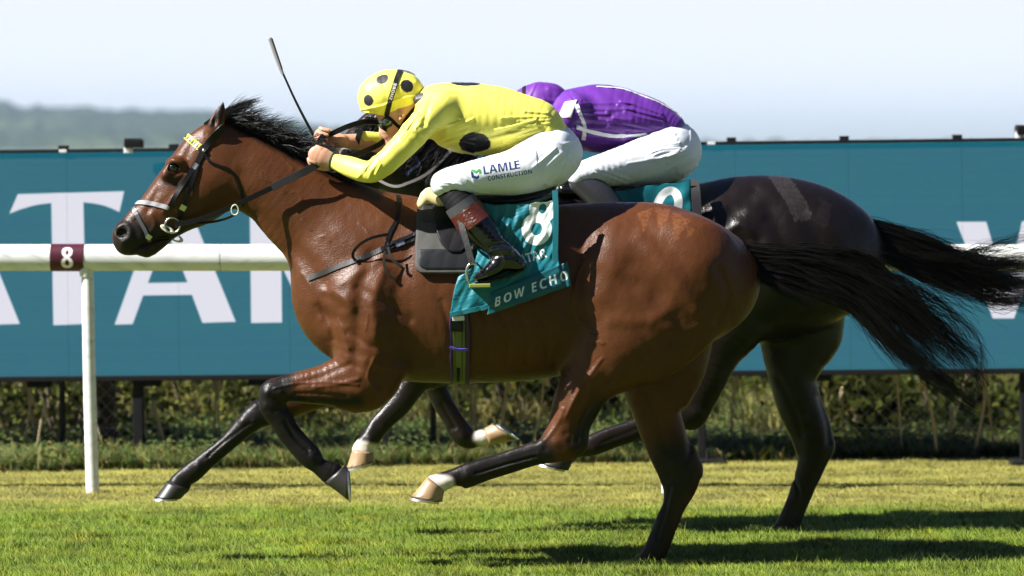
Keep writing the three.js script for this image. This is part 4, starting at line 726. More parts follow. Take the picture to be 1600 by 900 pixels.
// ---------------------------------------------------------------- saddle, pad, girth, stirrups
{
  const s = thing('racing_saddle', 'small black racing saddle with grey pad and yellow pommel foam', 'saddle');
  const F = bayField;
  const round = (x0, y0, x1, y1, r, skew = 0) => (a, t) => { const w = x1 - x0, h = y1 - y0; let x = x0 + a * w, y = y0 + t * h; const rr = r; if (t > 1 - rr / h) { const q = (t - (1 - rr / h)) / (rr / h), inset = rr * (1 - Math.sqrt(Math.max(0, 1 - q * q))); x = x0 + inset + a * (w - 2 * inset); } return [x + skew * t, y]; };
  const pad = part('pad', clothOn(F, round(652, 330, 742, 428, 12, -1), 26, 30, () => .024, .022), M(RGB(.05, .048, .045), .75, { bumpMap: weave, bumpScale: .001 }), s);
  part('pad_panel', clothOn(F, round(657, 391, 738, 421, 9), 22, 10, () => .0275, .004), M(RGB(.009, .010, .013), .5, { specularIntensity: .4 }), pad);
  part('pad_panel', clothOn(F, round(660, 326, 738, 350, 4), 22, 8, () => .0275, .004), M(RGB(.009, .010, .013), .5), pad);
  const flap = part('flap', clothOn(F, (a, t) => { const w = Math.sin(Math.acos(Math.min(1, t * .98))); return [712 + (a - .5) * 2 * 36 * Math.max(.1, w), 318 + t * 78]; }, 20, 20, () => .034, .008), M(RGB(.006, .006, .007), .45, { specularIntensity: .4 }), s);
  const foam = new Field(0); foam.limb([[660, 318, .10, .022, .03], [672, 306, .11, .034, .03], [690, 312, .13, .030, .025]], .02, 3); foam.limb([[672, 306, 0, .034, .12]], .02, 1); part('pommel_foam', foam.mesh(.005, null), M(RGB(.62, .50, .25), .85), s, 'pale yellow pommel foam');
  const seat = new Field(0); seat.limb([[690, 306, 0, .05, .14], [740, 312, 0, .05, .15], [800, 314, 0, .05, .16], [846, 306, 0, .045, .15], [862, 298, 0, .03, .12]], .02, 3); part('seat', seat.mesh(.006, null), leather, s);
  part('surcingle', strapFree([[744, 318, .20], [790, 322, .215], [830, 316, .205], [862, 306, .18]], .012, .006), M(RGB(.03, .09, .06), .6), s);
  // girth
  const girth = part('girth', strapOn(F, [[716, 488], [717, 520], [718, 560], [718, 596]], .050, .008, .002), M(RGB(.13, .15, .035), .7), s, 'olive green elastic girth');
  part('girth_edge', strapOn(F, [[729, 480], [730, 520], [730, 560], [730, 597]], .018, .008, .004), M(RGB(.045, .018, .06), .7), girth); part('girth_edge', strapOn(F, [[705, 490], [704.5, 520], [705, 560], [706, 596]], .008, .008, .003), M(RGB(.05, .03, .16), .6), girth);
  part('girth_strap', strapOn(F, [[714, 500], [714, 516]], .052, .006, .009), strapMat, girth); part('girth_tab', strapOn(F, [[716, 493], [717, 500]], .048, .005, .009), M(RGB(.7, .7, .72), .5), girth);
  part('girth_band', strapOn(F, [[703, 540], [716, 544], [731, 543]], .013, .005, .011), M(RGB(.09, .06, .36), .5), girth);
  part('girth_slot', strapOn(F, [[716, 572], [716, 592]], .014, .004, .010), strapMat, girth); for (const x of [711, 722]) part('girth_seam', strapOn(F, [[x, 514], [x, 590]], .004, .003, .0095), M(RGB(.05, .06, .02), .8), girth);
  for (const k of [1, -1]) {
    const z = k * .33;
    part('stirrup_leather', strapFree([[718, 340, k * .31], [724, 362, k * .335], [731, 386, k * .345], [738, 412, k * .345]], .024, .005, V(0, 0, k)), M(RGB(.05, .05, .05), .5, { bumpMap: weave, bumpScale: .004 }), s);
    const iron = part('stirrup_iron', tubeFree([[745, 412, z + k * .01], [735, 412, z + k * .012], [729, 422, z + k * .012], [730, 436, z + k * .01], [736, 446, z + k * .008]], .0052), steel, s);
    part('stirrup_iron', tubeFree([[745, 412, z - k * .02], [752, 420, z - k * .06], [756, 440, z - k * .06]], .0052), steel, s);
    const c = P(750, 446, k * .31), g = new RoundedBoxGeometry(.085, .016, .075, 2, .004); g.rotateZ(.02); g.translate(c.x, c.y, c.z); part('stirrup_tread', g, M(RGB(.22, .24, .05), .55), iron, 'olive green stirrup tread');
  }
}
// ---------------------------------------------------------------- number cloths
const clothTeal = (draw, w = 1024, h = 1024) => canvas(w, h, (g) => { g.fillStyle = '#0d6f7c'; g.fillRect(0, 0, w, h); draw(g, w, h); });
{
  const c = thing('number_cloth', 'teal saddlecloth numbered 8 under the rider in yellow', 'saddlecloth', 'number cloths');
  const F = bayField, x0 = 695, y0 = 285, x1 = 900, y1 = 500, zc = .27, a = P(x0, y1, zc), b = P(x1, y0, zc), box = p => [(p.x - a.x) / (b.x - a.x), (p.y - a.y) / (b.y - a.y)];
  const tex = clothTeal((g, w, h) => {
    const X = x => (x - x0) / (x1 - x0) * w, Y = y => (y - y0) / (y1 - y0) * h, u = w / (x1 - x0);
    g.fillStyle = '#eef2f4'; g.save(); g.translate(X(843), Y(343)); g.rotate(.30); g.lineWidth = 15 * u; g.strokeStyle = '#eef2f4';
    g.beginPath(); g.ellipse(0, -17 * u, 13.5 * u, 15 * u, 0, 0, 7); g.stroke(); g.beginPath(); g.ellipse(0, 15 * u, 16 * u, 17 * u, 0, 0, 7); g.stroke(); g.restore();
    g.fillStyle = '#f2f4f5'; g.save(); g.translate(X(808), Y(415)); g.rotate(-.26); g.font = `bold ${19 * u}px sans-serif`; g.scale(.95, 1); g.fillText('QATAR', -10 * u, 0); g.restore();
  });
  const L = t => spline([[716, 322], [728, 360], [724, 404], [712, 450], [704, 491]], 8), Lp = L(), edge = (s, t) => { const l = Lp[Math.round(t * (Lp.length - 1))], r = [lerp(868, 872, t), lerp(298, 448, t)]; return [lerp(l[0], r[0], s), lerp(l[1], r[1], s)]; };
  const wr = (s, t) => .018 + .006 * Math.sin((s * 26 + t * 7) * (1 - s) + 4 * noise(s * 3, t * 3)) * (1 - s) * (1 - .3 * t) + .006 * noise(s * 6 + t * 3, t * 5) + .004 * noise(s * 14 + t * 9, t * 4 - s * 5) + (s > .9 ? (s - .9) * .05 : 0);
  part('cloth', clothOn(F, edge, 90, 90, wr, .003, box, (s, t) => .248 + .010 * noise(s * 6 + t * 3, t * 5) + .006 * noise(s * 14 + t * 9, t * 4 - s * 5) + .006 * Math.sin((s * 26 + t * 7) * (1 - s)) * (1 - s)), new THREE.MeshPhysicalMaterial({ map: tex, roughness: .5, bumpMap: weave, bumpScale: .0006 }), c);
  const ptex = clothTeal((g, w, h) => { g.fillStyle = '#0b5660'; g.fillRect(0, 0, w, h); g.fillStyle = '#d9e2e4'; g.font = '92px serif'; g.font = 'bold 88px sans-serif'; g.textBaseline = 'middle'; let x = 40; for (const ch of 'BOW ECHO') { g.save(); g.translate(x, h * .52); g.scale(1.06, 1.25); g.fillText(ch, 0, 0); g.restore(); x += g.measureText(ch).width * 1.06 + (ch === ' ' ? 12 : 14); } }, 640, 192);
  const pan = (s, t) => [lerp(lerp(766, 883, s), lerp(762, 889, s), t), lerp(lerp(458, 410, s), lerp(491, 446, s), t)];
  part('name_panel', clothOn(F, pan, 60, 20, (s, t) => .029 + .003 * noise(s * 5, t * 4) + (s > .85 ? (s - .85) * .06 * Math.sin(s * 60) : 0), .004), new THREE.MeshPhysicalMaterial({ map: ptex, roughness: .5 }), c);
  const edgeR = [[866, 296], [868, 330], [867, 370], [866, 408]]; part('edge_roll', strapFree([[867, 298, .236], [868.5, 330, .25], [868, 370, .258], [867, 408, .262]], .022, .010), M(RGB(.006, .13, .16), .5), c);
  const hem = [[705, 490], [725, 486], [745, 482], [763, 478]]; part('hem', strapOn(F, hem, .018, .008, .018), M(RGB(.006, .13, .16), .5), c);
}
{
  const c = thing('number_cloth', 'teal saddlecloth with white numeral behind the rider in purple', 'saddlecloth', 'number cloths');
  const x0 = 960, y0 = 270, x1 = 1110, y1 = 420, zc = FZ + .2, a = P(x0, y1, zc), b = P(x1, y0, zc), box = p => [(p.x - a.x) / (b.x - a.x), (p.y - a.y) / (b.y - a.y)];
  const tex = clothTeal((g, w, h) => { const u = w / (x1 - x0), X = x => (x - x0) * u, Y = y => (y - y0) * u; g.save(); g.translate(X(1042), Y(324)); g.rotate(.3); g.strokeStyle = '#eef2f4'; g.lineWidth = 13 * u; g.beginPath(); g.ellipse(0, 0, 16 * u, 27 * u, 0, 0, 7); g.stroke(); g.restore(); });
  part('cloth', clothOn(darkField, (s, t) => [lerp(960, lerp(1076, 1084, t), s), lerp(lerp(296, 284, s), 400, t)], 40, 40, (s, t) => .02 + .007 * noise(s * 5, t * 5) + .004 * noise(s * 12, t * 9), .003, box, (s, t) => FZ + .24 + .010 * noise(s * 5, t * 5)), new THREE.MeshPhysicalMaterial({ map: tex, roughness: .5 }), c);
  part('edge_roll', strapFree([[1084, 284, FZ + .20], [1087, 300, FZ + .236], [1089, 330, FZ + .25], [1091, 380, FZ + .255]], .04, .014), M(RGB(.012, .012, .016), .7), c);
  const s = thing('racing_saddle', 'black saddle under the rider in purple', 'saddle');
  const seat = new Field(FZ); seat.limb([[880, 296, FZ, .05, .13], [940, 300, FZ, .045, .14], [1010, 300, FZ, .045, .15], [1050, 290, FZ, .03, .12]], .02, 3); part('seat', seat.mesh(.008, null), leather, s);
  const g2 = thing('bridle', 'dark bridle and thin reins of the black horse behind', 'bridle');
  part('rein', strapFree([[560, 262, FZ + .1], [610, 290, FZ + .14], [640, 285, FZ + .16], [672, 268, FZ + .15], [705, 235, FZ + .1], [730, 206, FZ + .09]], .012, .004), M(RGB(.20, .18, .17), .5), g2);
  part('headpiece', strapOn(darkField, [[600, 190], [582, 215], [566, 245], [548, 280], [520, 325]], .02, .005), strapMat, g2);
  part('neck_strap', strapOn(darkField, [[640, 235], [655, 255], [650, 262], [636, 272]], .012, .004, .03), M(RGB(.06, .09, .20), .4), g2);
}
// ---------------------------------------------------------------- ground, hills
const turfMap = noiseTex(512, (u, v) => { const n = 0.5 + 0.5 * tnoise(u, v, 24, 24, 1) + 0.35 * tnoise(u, v, 90, 90, 4), d = Math.max(0, tnoise(u, v, 7, 7, 9)); return [0.20 + 0.12 * n + 0.2 * d, 0.27 + 0.14 * n + 0.1 * d, 0.07 + 0.05 * n + 0.05 * d]; }, true);
{
  const g = new THREE.PlaneGeometry(7000, 7000, 4, 4).rotateX(-Math.PI / 2); const uv = g.attributes.uv; for (let i = 0; i < uv.count; i++) uv.setXY(i, uv.getX(i) * 3500, uv.getY(i) * 3500);
  structure('ground', g, new THREE.MeshPhysicalMaterial({ map: turfMap, roughness: 0.95 }));
  // wooded hillside far off
  const nx = 520, nz = 60, pos = [], idx = [], col = [];
  for (let j = 0; j <= nz; j++) for (let i = 0; i <= nx; i++) {
    const z = -1500 - j * 22, px = lerp(-2600, 2600, i / nx), x = (px - 800) * (DIST - z) / FOCAL;
    const prof = lerp(62, 50, sstep(-50, 330, px)) - 60 * sstep(250, 900, px) + 6 * noise(px * .012, 3) + 3 * noise(px * .04, 8) + (px < 60 ? 5 * sstep(60, 0, px) : 0) - 30 * sstep(-900, -2600, px);
    const rise = sstep(0, .75, j / nz), h = EYE + prof * rise * (DIST - z) / FOCAL * (j / nz > .75 ? 1 - .2 * (j / nz - .75) : 1);
    const crown = Math.max(0, noise(x * .07, z * .05, 2)) * 9 + Math.abs(noise(x * .16, z * .12, 5)) * 6;
    pos.push(x, Math.max(-2, h + crown * (rise > .05 ? 1 : 0)), z); const m = 1 + .5 * noise(x * .03, z * .01, 7) + .4 * noise(x * .2, z * .12, 3); const field = sstep(.15, .3, noise(px * .006 + 4, j * .09, 2)) * (j < nz * .45 ? 1 : 0); col.push(lerp(.022, .05, field) * m, lerp(.038, .07, field) * m, lerp(.018, .03, field) * m);
  }
  for (let j = 0; j < nz; j++) for (let i = 0; i < nx; i++) { const a = j * (nx + 1) + i, b = a + 1, c = a + nx + 1, d = c + 1; idx.push(a, b, c, b, d, c); }
  structure('hills', geo(pos, idx, null, null, col), new THREE.MeshPhysicalMaterial({ vertexColors: true, roughness: 1 }));
}
// a low rough bank behind the fence
const bankH = (x, z) => sstep(-5.6, -10.5, z) * (1.05 + .25 * noise(x * .5, z * .5, 3)) + .05 * noise(x * 2, z * 2, 1) * sstep(-5.6, -6.5, z);
{
  const nx = 120, nz = 50, pos = [], idx = [], col = [];
  for (let j = 0; j <= nz; j++) for (let i = 0; i <= nx; i++) { const x = lerp(-14, 14, i / nx), z = lerp(-5.5, -14, j / nz); pos.push(x, .006 + bankH(x, z) - (j === nz ? .8 : 0), z); const m = 1 + .5 * noise(x * 3, z * 3, 2); col.push(.15 * m, .15 * m, .045 * m); }
  for (let j = 0; j < nz; j++) for (let i = 0; i < nx; i++) { const a = j * (nx + 1) + i, b = a + 1, c = a + nx + 1, d = c + 1; idx.push(a, b, c, b, d, c); }
  structure('grass_bank', geo(pos, idx, null, null, col), new THREE.MeshPhysicalMaterial({ vertexColors: true, roughness: 1 }));
}
// ---------------------------------------------------------------- turf
{
  const blade = (seed, n, hgt, wid, spread) => {
    const r = rng(seed), pos = [], idx = [], nor = [];
    for (let k = 0; k < n; k++) {
      const a = r() * 6.283, d = r() * spread, x = Math.cos(a * 1.7) * d, z = Math.sin(a * 1.7) * d, h = hgt * (.55 + .6 * r()), w = wid * (.7 + .6 * r()), lean = (.15 + .75 * r()) * h, cx = Math.cos(a), sz = Math.sin(a), b = pos.length / 3;
      for (const [f, ww] of [[0, 1], [.55, .8], [1, .05]]) for (const s of [-1, 1]) { pos.push(x + cx * lean * f * f - sz * w * ww * s * .5, h * f * (1 - .18 * f), z + sz * lean * f * f + cx * w * ww * s * .5); nor.push(cx * .35, .85, sz * .35); }
      idx.push(b, b + 1, b + 2, b + 1, b + 3, b + 2, b + 2, b + 3, b + 4, b + 3, b + 5, b + 4);
    }
    return geo(pos, idx, nor);
  };
  const leaf = (c, t = .35) => new THREE.MeshPhysicalMaterial({ color: c, roughness: .6, transmission: t, thickness: 0, specularIntensity: .25 });
  const sow = (name, geom, mat, count, area, tint, seed, scale) => {
    const m = new THREE.InstancedMesh(geom, mat, count), r = rng(seed), q = new THREE.Object3D(), c = new THREE.Color(); let n = 0;
    for (let tries = 0; n < count && tries < count * 4; tries++) {
      const p = area(r); if (!p) continue;
      const [x, z] = p, s = scale(r, x, z); q.position.set(x, z < -5.5 ? bankH(x, z) : 0, z); q.rotation.set((r() - .5) * .3, r() * 6.283, (r() - .5) * .3); q.scale.set(s[0], s[1], s[0]); q.updateMatrix(); m.setMatrixAt(n, q.matrix); const k = tint(r, x, z); c.setRGB(...k); m.setColorAt(n, c); n++;
    }
    m.count = n; m.name = name; m.castShadow = m.receiveShadow = true; m.userData.kind = 'stuff'; scene.add(m); return m;
  };
  const edgeZ = x => lerp(groundZ(742), groundZ(718), (x + 2.8) / 5.6) + .05 * noise(x * 3, 1);
  const dry = (x, z) => sstep(-1.75, -2.5, z + .25 * noise(x * 1.5, z * 2, 3)) ;
  const green = (r, x, z) => { const k = dry(x, z) * (.45 + .55 * r()), m = 1.02 + .55 * r() + .95 * fbm(x * 2.2, z * 4.5), y = .14 * Math.max(0, noise(x * 5, z * 7, 6)), st = r() < .05 ? .5 : 0; return [lerp(.175 + y, .36, Math.max(k, st)) * m, lerp(.25 + y * .4, .31, Math.max(k, st)) * m, lerp(.022, .085, Math.max(k, st)) * m]; };
  const t1 = blade(1, 9, .042, .0032, .022), t2 = blade(2, 8, .052, .0030, .02), t3 = blade(3, 10, .030, .0036, .026);
  const area = r => { const z = lerp(.95, -4.7, Math.pow(r(), .85)), x = (r() - .5) * lerp(4.9, 7.4, (.95 - z) / 5.65); return z < edgeZ(x) - .2 ? null : [x, z]; };
  const sc = (r, x, z) => { const b = .8 + .5 * r(), p = 1 + .7 * fbm(x * 3, z * 5, 2); return [b, b * p * lerp(1, .62, dry(x, z))]; };
  sow('turf_grass', t1, leaf(RGB(1, 1, 1)), 90000, area, green, 71, sc).userData.label = 'short mown green turf';
  sow('turf_grass_001', t2, leaf(RGB(1, 1, 1)), 60000, area, green, 72, sc); sow('turf_grass_002', t3, leaf(RGB(1, 1, 1)), 90000, area, green, 73, sc);
  // rough growth along the fence
  const rough = r => { const x = (r() - .5) * 8, z = edgeZ(x) - 1.9 * r() * r() + .03; return [x, z]; };
  const wild = (r, x, z) => { const m = .6 + .7 * r(), y = r() < .35 ? 1 : 0; return [lerp(.11, .30, y) * m, lerp(.17, .26, y) * m, lerp(.024, .08, y) * m]; };
  sow('rough_grass', blade(4, 7, .12, .0055, .03), leaf(RGB(1, 1, 1)), 14000, rough, wild, 74, r => { const s = .55 + .65 * r(); return [s, s * (.6 + .6 * r())]; });
  sow('bank_grass', blade(5, 9, .16, .011, .05), leaf(RGB(1, 1, 1)), 16000, r => [(r() - .5) * 10, -5.6 - 5 * r()], (r, x, z) => { const m = .65 + .6 * r(), y = Math.min(1, Math.max(0, .45 + 1.3 * noise(x * 1.1, z * 1.1, 5) + .4 * (r() - .5))); return [lerp(.13, .36, y) * m, lerp(.19, .30, y) * m, lerp(.03, .10, y) * m]; }, 76, r => { const s = .6 + .9 * r(); return [s, s * (.6 + .8 * r())]; });
  const lf = (() => { const r = rng(8), pos = [], idx = [], nor = []; for (let k = 0; k < 12; k++) { const a = r() * 6.283, h = .02 + .10 * r(), d = .05 * r(), L = .028 + .025 * r(), w = L * .42, c = Math.cos(a), s = Math.sin(a), b = pos.length / 3, x = c * d, z = s * d; for (const [u, v, y] of [[0, 0, 0], [.5, 1, .15], [.5, -1, .15], [1, 0, -.1]]) { pos.push(x + c * u * L - s * v * w * .5, h + y * L, z + s * u * L + c * v * w * .5); nor.push(c * .3, .9, s * .3); } idx.push(b, b + 1, b + 2, b + 1, b + 3, b + 2); } return geo(pos, idx, nor); })();
  sow('ground_cover', lf, leaf(RGB(1, 1, 1)), 9000, r => { const x = (r() - .5) * 8; return [x, edgeZ(x) - .12 - 1.6 * r()]; }, (r) => { const m = .6 + .8 * r(); const y = r() < .25 ? 1.9 : 1; return [.085 * m * y, .135 * m, .026 * m]; }, 75, (r, x, z) => { const s = .55 + .75 * r(), p = Math.max(.25, .9 + 1.1 * noise(x * 2.6, z * 2, 4)); return [s, s * p]; });
}
// ---------------------------------------------------------------- running rail
{
  const zr = groundZ(776), s = (DIST - zr) / FOCAL, plastic = M(RGB(.84, .85, .86), .38, { bumpMap: weave, bumpScale: .0006, map: noiseTex(256, (u, v) => { const g = .97 - .10 * Math.max(0, tnoise(u, v, 6, 30, 2)) - .22 * Math.max(0, tnoise(u, v, 18, 60, 7) - .28) - .1 * Math.max(0, tnoise(u, v, 70, 70, 5) - .3); return [g, g, g * .985]; }, true) });
  const rail = thing('running_rail', 'white plastic running rail beside the racecourse turf', 'rail'), yc = P(0, 402.5, zr).y, R = .0645;
  const joint = [-500, 345, 1190, 2035];
  for (let i = 0; i < 3; i++) { const a = P(joint[i], 0, zr).x + .003, b = P(joint[i + 1], 0, zr).x - .003, g = new THREE.CylinderGeometry(R, R, b - a, 40, 1, false); g.scale(1, 1, .8); g.rotateZ(Math.PI / 2); g.translate((a + b) / 2, yc, zr); part('rail_tube', g, plastic, rail); }
  for (const x of [345, 1190]) { const g = new THREE.CylinderGeometry(R * .98, R * .98, .07, 32); g.scale(1, 1, .79); g.rotateZ(Math.PI / 2); g.translate(P(x, 0, zr).x, yc, zr); part('joint_sleeve', g, M(RGB(.42, .43, .43), .5), rail); }
  for (const x of [135, 1040, 1945]) {
    const lean = x === 135 ? 10 : 4, post = part('post', (() => { const f = new Field(zr); f.limb([[x, 415, zr, .030, .026], [x + 2, 440, zr, .030, .026], [x + lean * .5, 600, zr, .031, .027], [x + lean, 776, zr, .032, .028]], .01, 3); return f.mesh(.008, null); })(), plastic, rail);
    const c = P(x, 424, zr), g = new THREE.CylinderGeometry(.038, .031, .05, 24); g.translate(c.x, c.y, c.z); part('bracket', g, plastic, post);
  }
  const tex = canvas(256, 256, (g, w, h) => { g.fillStyle = '#4a1226'; g.fillRect(0, 0, w, h); g.fillStyle = '#f3f0f0'; g.font = 'bold 188px sans-serif'; g.textAlign = 'center'; g.textBaseline = 'middle'; g.fillText('8', w * .52, h * .5); });
  const x0 = P(80, 0, zr).x, x1 = P(132, 0, zr).x, pos = [], idx = [], uv = [], N = 40;
  for (let i = 0; i <= N; i++) { const t = -Math.PI * .75 + i / N * Math.PI * 1.5; for (const k of [0, 1]) { pos.push(lerp(x0, x1, k), yc - Math.sin(-t) * (R + .0025), zr + Math.cos(t) * (R * .8 + .0025) * 1); uv.push(k, lerp(-.25, 1.25, i / N)); } }
  for (let i = 0; i < N; i++) { const a = i * 2; idx.push(a, a + 1, a + 2, a + 1, a + 3, a + 2); }
  tex.wrapS = tex.wrapT = THREE.ClampToEdgeWrapping;
  tag(part('furlong_marker', geo(pos, idx, null, uv), new THREE.MeshPhysicalMaterial({ map: tex, roughness: .45 }), scene), 'maroon band with white number 8 wrapped on the white rail', 'marker').name = 'number_band';
}
// ---------------------------------------------------------------- LED screen
{
  const zs = -4.34, roll = .0119, yaw = -.052, scr = thing('led_screen', 'long teal LED advertising screen with large white letters', 'screen');
  const mid = P(800, (229 + 583) / 2, zs); scr.position.copy(mid); scr.rotation.set(0, yaw, roll);
  const cw = .600, ch = .603, cols = 12, W = cw * cols, Hh = ch * 2;
  const pxm = FOCAL / (DIST - zs), map = (x, y, g, w, h) => { const yt = 240 - 22 * x / 1600, yb = 591 - 16 * x / 1600, X = ((x - 800) / pxm) / W + .5, Y = (y - yt) / (yb - yt); return [X * w, Y * h]; };
  const tex = canvas(2048, 344, (g, w, h) => {
    g.fillStyle = 'rgb(18,104,124)'; g.fillRect(0, 0, w, h);
    const r = rng(3); for (let y = 0; y < h; y += 2) { g.fillStyle = `rgba(${r() < .5 ? '10,70,130' : '30,130,110'},${.05 + .16 * r()})`; g.fillRect(0, y, w, 1); }
    for (let i = 0; i < 16000; i++) { g.fillStyle = `rgba(${r() < .5 ? '14,84,150' : '26,132,112'},${.08 + .20 * r()})`; g.fillRect(r() * w, Math.floor(r() * h), 4 + 12 * r(), 1); }
    const path = (pts, dx = 0, dy = 0) => { g.beginPath(); pts.forEach((p, i) => { if (p.length === 2) { const q = map(p[0] + dx, p[1] + dy, g, w, h); i ? g.lineTo(...q) : g.moveTo(...q); } else g.quadraticCurveTo(...map(p[0] + dx, p[1] + dy, g, w, h), ...map(p[2] + dx, p[3] + dy, g, w, h)); }); g.closePath(); };
    g.fillStyle = '#eceaf6';
    path([[22, 304], [191, 299], [183, 332], [156, 318, 126, 317], [128, 508], [76, 510], [75, 318], [42, 320, 8, 335]]); g.fill();
    const A = [[173, 509], [250, 301], [284, 300], [365, 504], [312, 506], [296, 462], [219, 463], [202, 508]];
    for (const [dx, dy] of [[0, 0], [-342, 4]]) { path(A, dx, dy); g.fill(); g.fillStyle = 'rgb(18,104,124)'; path([[227, 443], [258, 362], [289, 442]], dx, dy); g.fill(); g.fillStyle = '#eceaf6'; }
    path([[389, 300], [460, 298], [520, 300, 520, 352], [520, 395, 470, 405], [530, 503], [478, 504], [438, 415], [438, 505], [389, 506]]); g.fill();
    g.fillStyle = 'rgb(18,104,124)'; path([[438, 325], [470, 326, 472, 352], [470, 384, 438, 386]]); g.fill(); g.fillStyle = '#eceaf6';
    path([[1491, 345], [1537, 345], [1566, 452], [1592, 344], [1634, 343], [1578, 497], [1545, 497]]); g.fill();
    g.fillStyle = 'rgba(10,50,60,.16)'; for (let y = 1; y < h; y += 3) g.fillRect(0, y, w, 1);
  });
  const face = new THREE.MeshPhysicalMaterial({ color: RGB(.02, .02, .022), roughness: .7, emissive: RGB(1, 1, 1), emissiveMap: tex, emissiveIntensity: .385, specularIntensity: .3 }), frame = M(RGB(.006, .006, .007), .6, { specularIntensity: .4 });
  for (let j = 0; j < 2; j++) for (let i = 0; i < cols; i++) {
    const g = new THREE.PlaneGeometry(cw - .0009, ch - .0009), uv = g.attributes.uv; for (let k = 0; k < 4; k++) uv.setXY(k, (i + uv.getX(k)) / cols, (1 - j + uv.getY(k)) / 2);
    const cab = part('screen_panel', g, face, scr); cab.position.set(-W / 2 + (i + .5) * cw, Hh / 2 - (j + .5) * ch, .003);
    part('panel_case', boxAt(0, 0, -.045, cw - .002, ch - .002, .08, .003), frame, cab);
  }
  part('top_rail', boxAt(0, Hh / 2 + .009, -.03, W, .018, .09), frame, scr); part('bottom_rail', boxAt(0, -Hh / 2 - .014, -.03, W, .028, .09), frame, scr);
  for (let i = 1; i < cols; i++) part('clamp', boxAt(-W / 2 + i * cw - .02, Hh / 2 + .028, -.03, .05, .022, .05), frame, scr);
  for (let i = 0; i < cols; i++) part('clamp', boxAt(-W / 2 + (i + .72) * cw, -Hh / 2 - .044, -.03, .13, .032, .06, .01), frame, scr);
  const wt = M(RGB(.75, .75, .76), .5); const X = x => (x - 800) / pxm;
  for (const x of [287, 95, 1113]) part('label_sticker', boxAt(X(x), Hh / 2 + .009, .0165, x > 200 && x < 400 ? .065 : .04, .015, .003, .001), wt, scr);
  // legs
  const legMat = M(RGB(.007, .007, .008), .6, { specularIntensity: .4 });
  for (const [x, w] of [[207, .055], [600, .05], [1093, .045], [1594, .05], [-190, .05]]) { const top = -Hh / 2 - .02, gy = -mid.y - X(x) * roll + .0; const leg = part('leg', boxAt(X(x), (top + gy) / 2, -.05, w, top - gy + .02, w, .006), legMat, scr); part('foot', boxAt(X(x) + .02, gy + .02, -.05, .20, .04, .16, .01), legMat, leg); part('foot_bolt', new THREE.CylinderGeometry(.012, .012, .05, 10).translate(X(x) + .03, gy + .06, .01), legMat, leg); }
  const box = (x, y, label) => { const t = thing('camera_box', label, 'camera'), c = P(x, y, zs); const f = yaw; part('bracket', boxAt(c.x - .018, c.y - .005, c.z, .045, .05, .04, .006), wt, t); part('housing', boxAt(c.x + .01, c.y + .022, c.z - .01, .10, .045, .09, .008), frame, t); part('cap', boxAt(c.x + .005, c.y + .047, c.z - .01, .085, .007, .085, .002), frame, t); };
  box(206, 231, 'small black camera box on a white bracket atop the screen, near its left'); box(1599, 210, 'small pale camera box atop the screen, at its far right');
}
// ---------------------------------------------------------------- chain-link fence
{
  const fz = -4.75, f = thing('chain_link_fence', 'dark chain-link fence with thin posts below and behind the screen', 'fence'), pm = M(RGB(.008, .008, .008), .6), wire = M(RGB(.34, .34, .30), .6);
  for (const x of [-260, 97, 677, 1257, 1840]) { const b = P(x, 0, fz), g = new THREE.CylinderGeometry(.018, .018, 1.35, 14); g.translate(b.x, .675, fz); part('post', g, pm, f); }
  for (const y of [.165, .75, 1.3]) { const g = new THREE.CylinderGeometry(.0022, .0022, 8, 6); g.rotateZ(Math.PI / 2); g.translate(0, y, fz + .006); part('line_wire', g, wire, f); }
  const cell = .075, bits = [];
  const rod = (a, b) => { const d = b.clone().sub(a), L = d.length(), g = new THREE.CylinderGeometry(.0015, .0015, L, 4, 1, true); g.rotateZ(Math.atan2(-d.x, d.y)); g.translate((a.x + b.x) / 2, (a.y + b.y) / 2, (a.z + b.z) / 2); return g; };
  for (let k = -70; k < 70; k++) { const x = k * cell; bits.push(rod(V(x, .03, fz), V(x + 1.25, 1.3, fz)), rod(V(x + 1.25, .03, fz + .003), V(x, 1.3, fz + .003))); }
  const net = part('wire_netting', mergeGeometries(bits), wire, f); net.userData.kind = 'stuff';
}
const ordinal = n => ['', 'first', 'second', 'third', 'fourth', 'fifth', 'sixth', 'seventh', 'eighth', 'ninth', 'tenth', 'eleventh', 'twelfth', 'thirteenth', 'fourteenth', 'fifteenth', 'sixteenth', 'seventeenth', 'eighteenth', 'nineteenth', 'twentieth', 'twenty-first'][n];
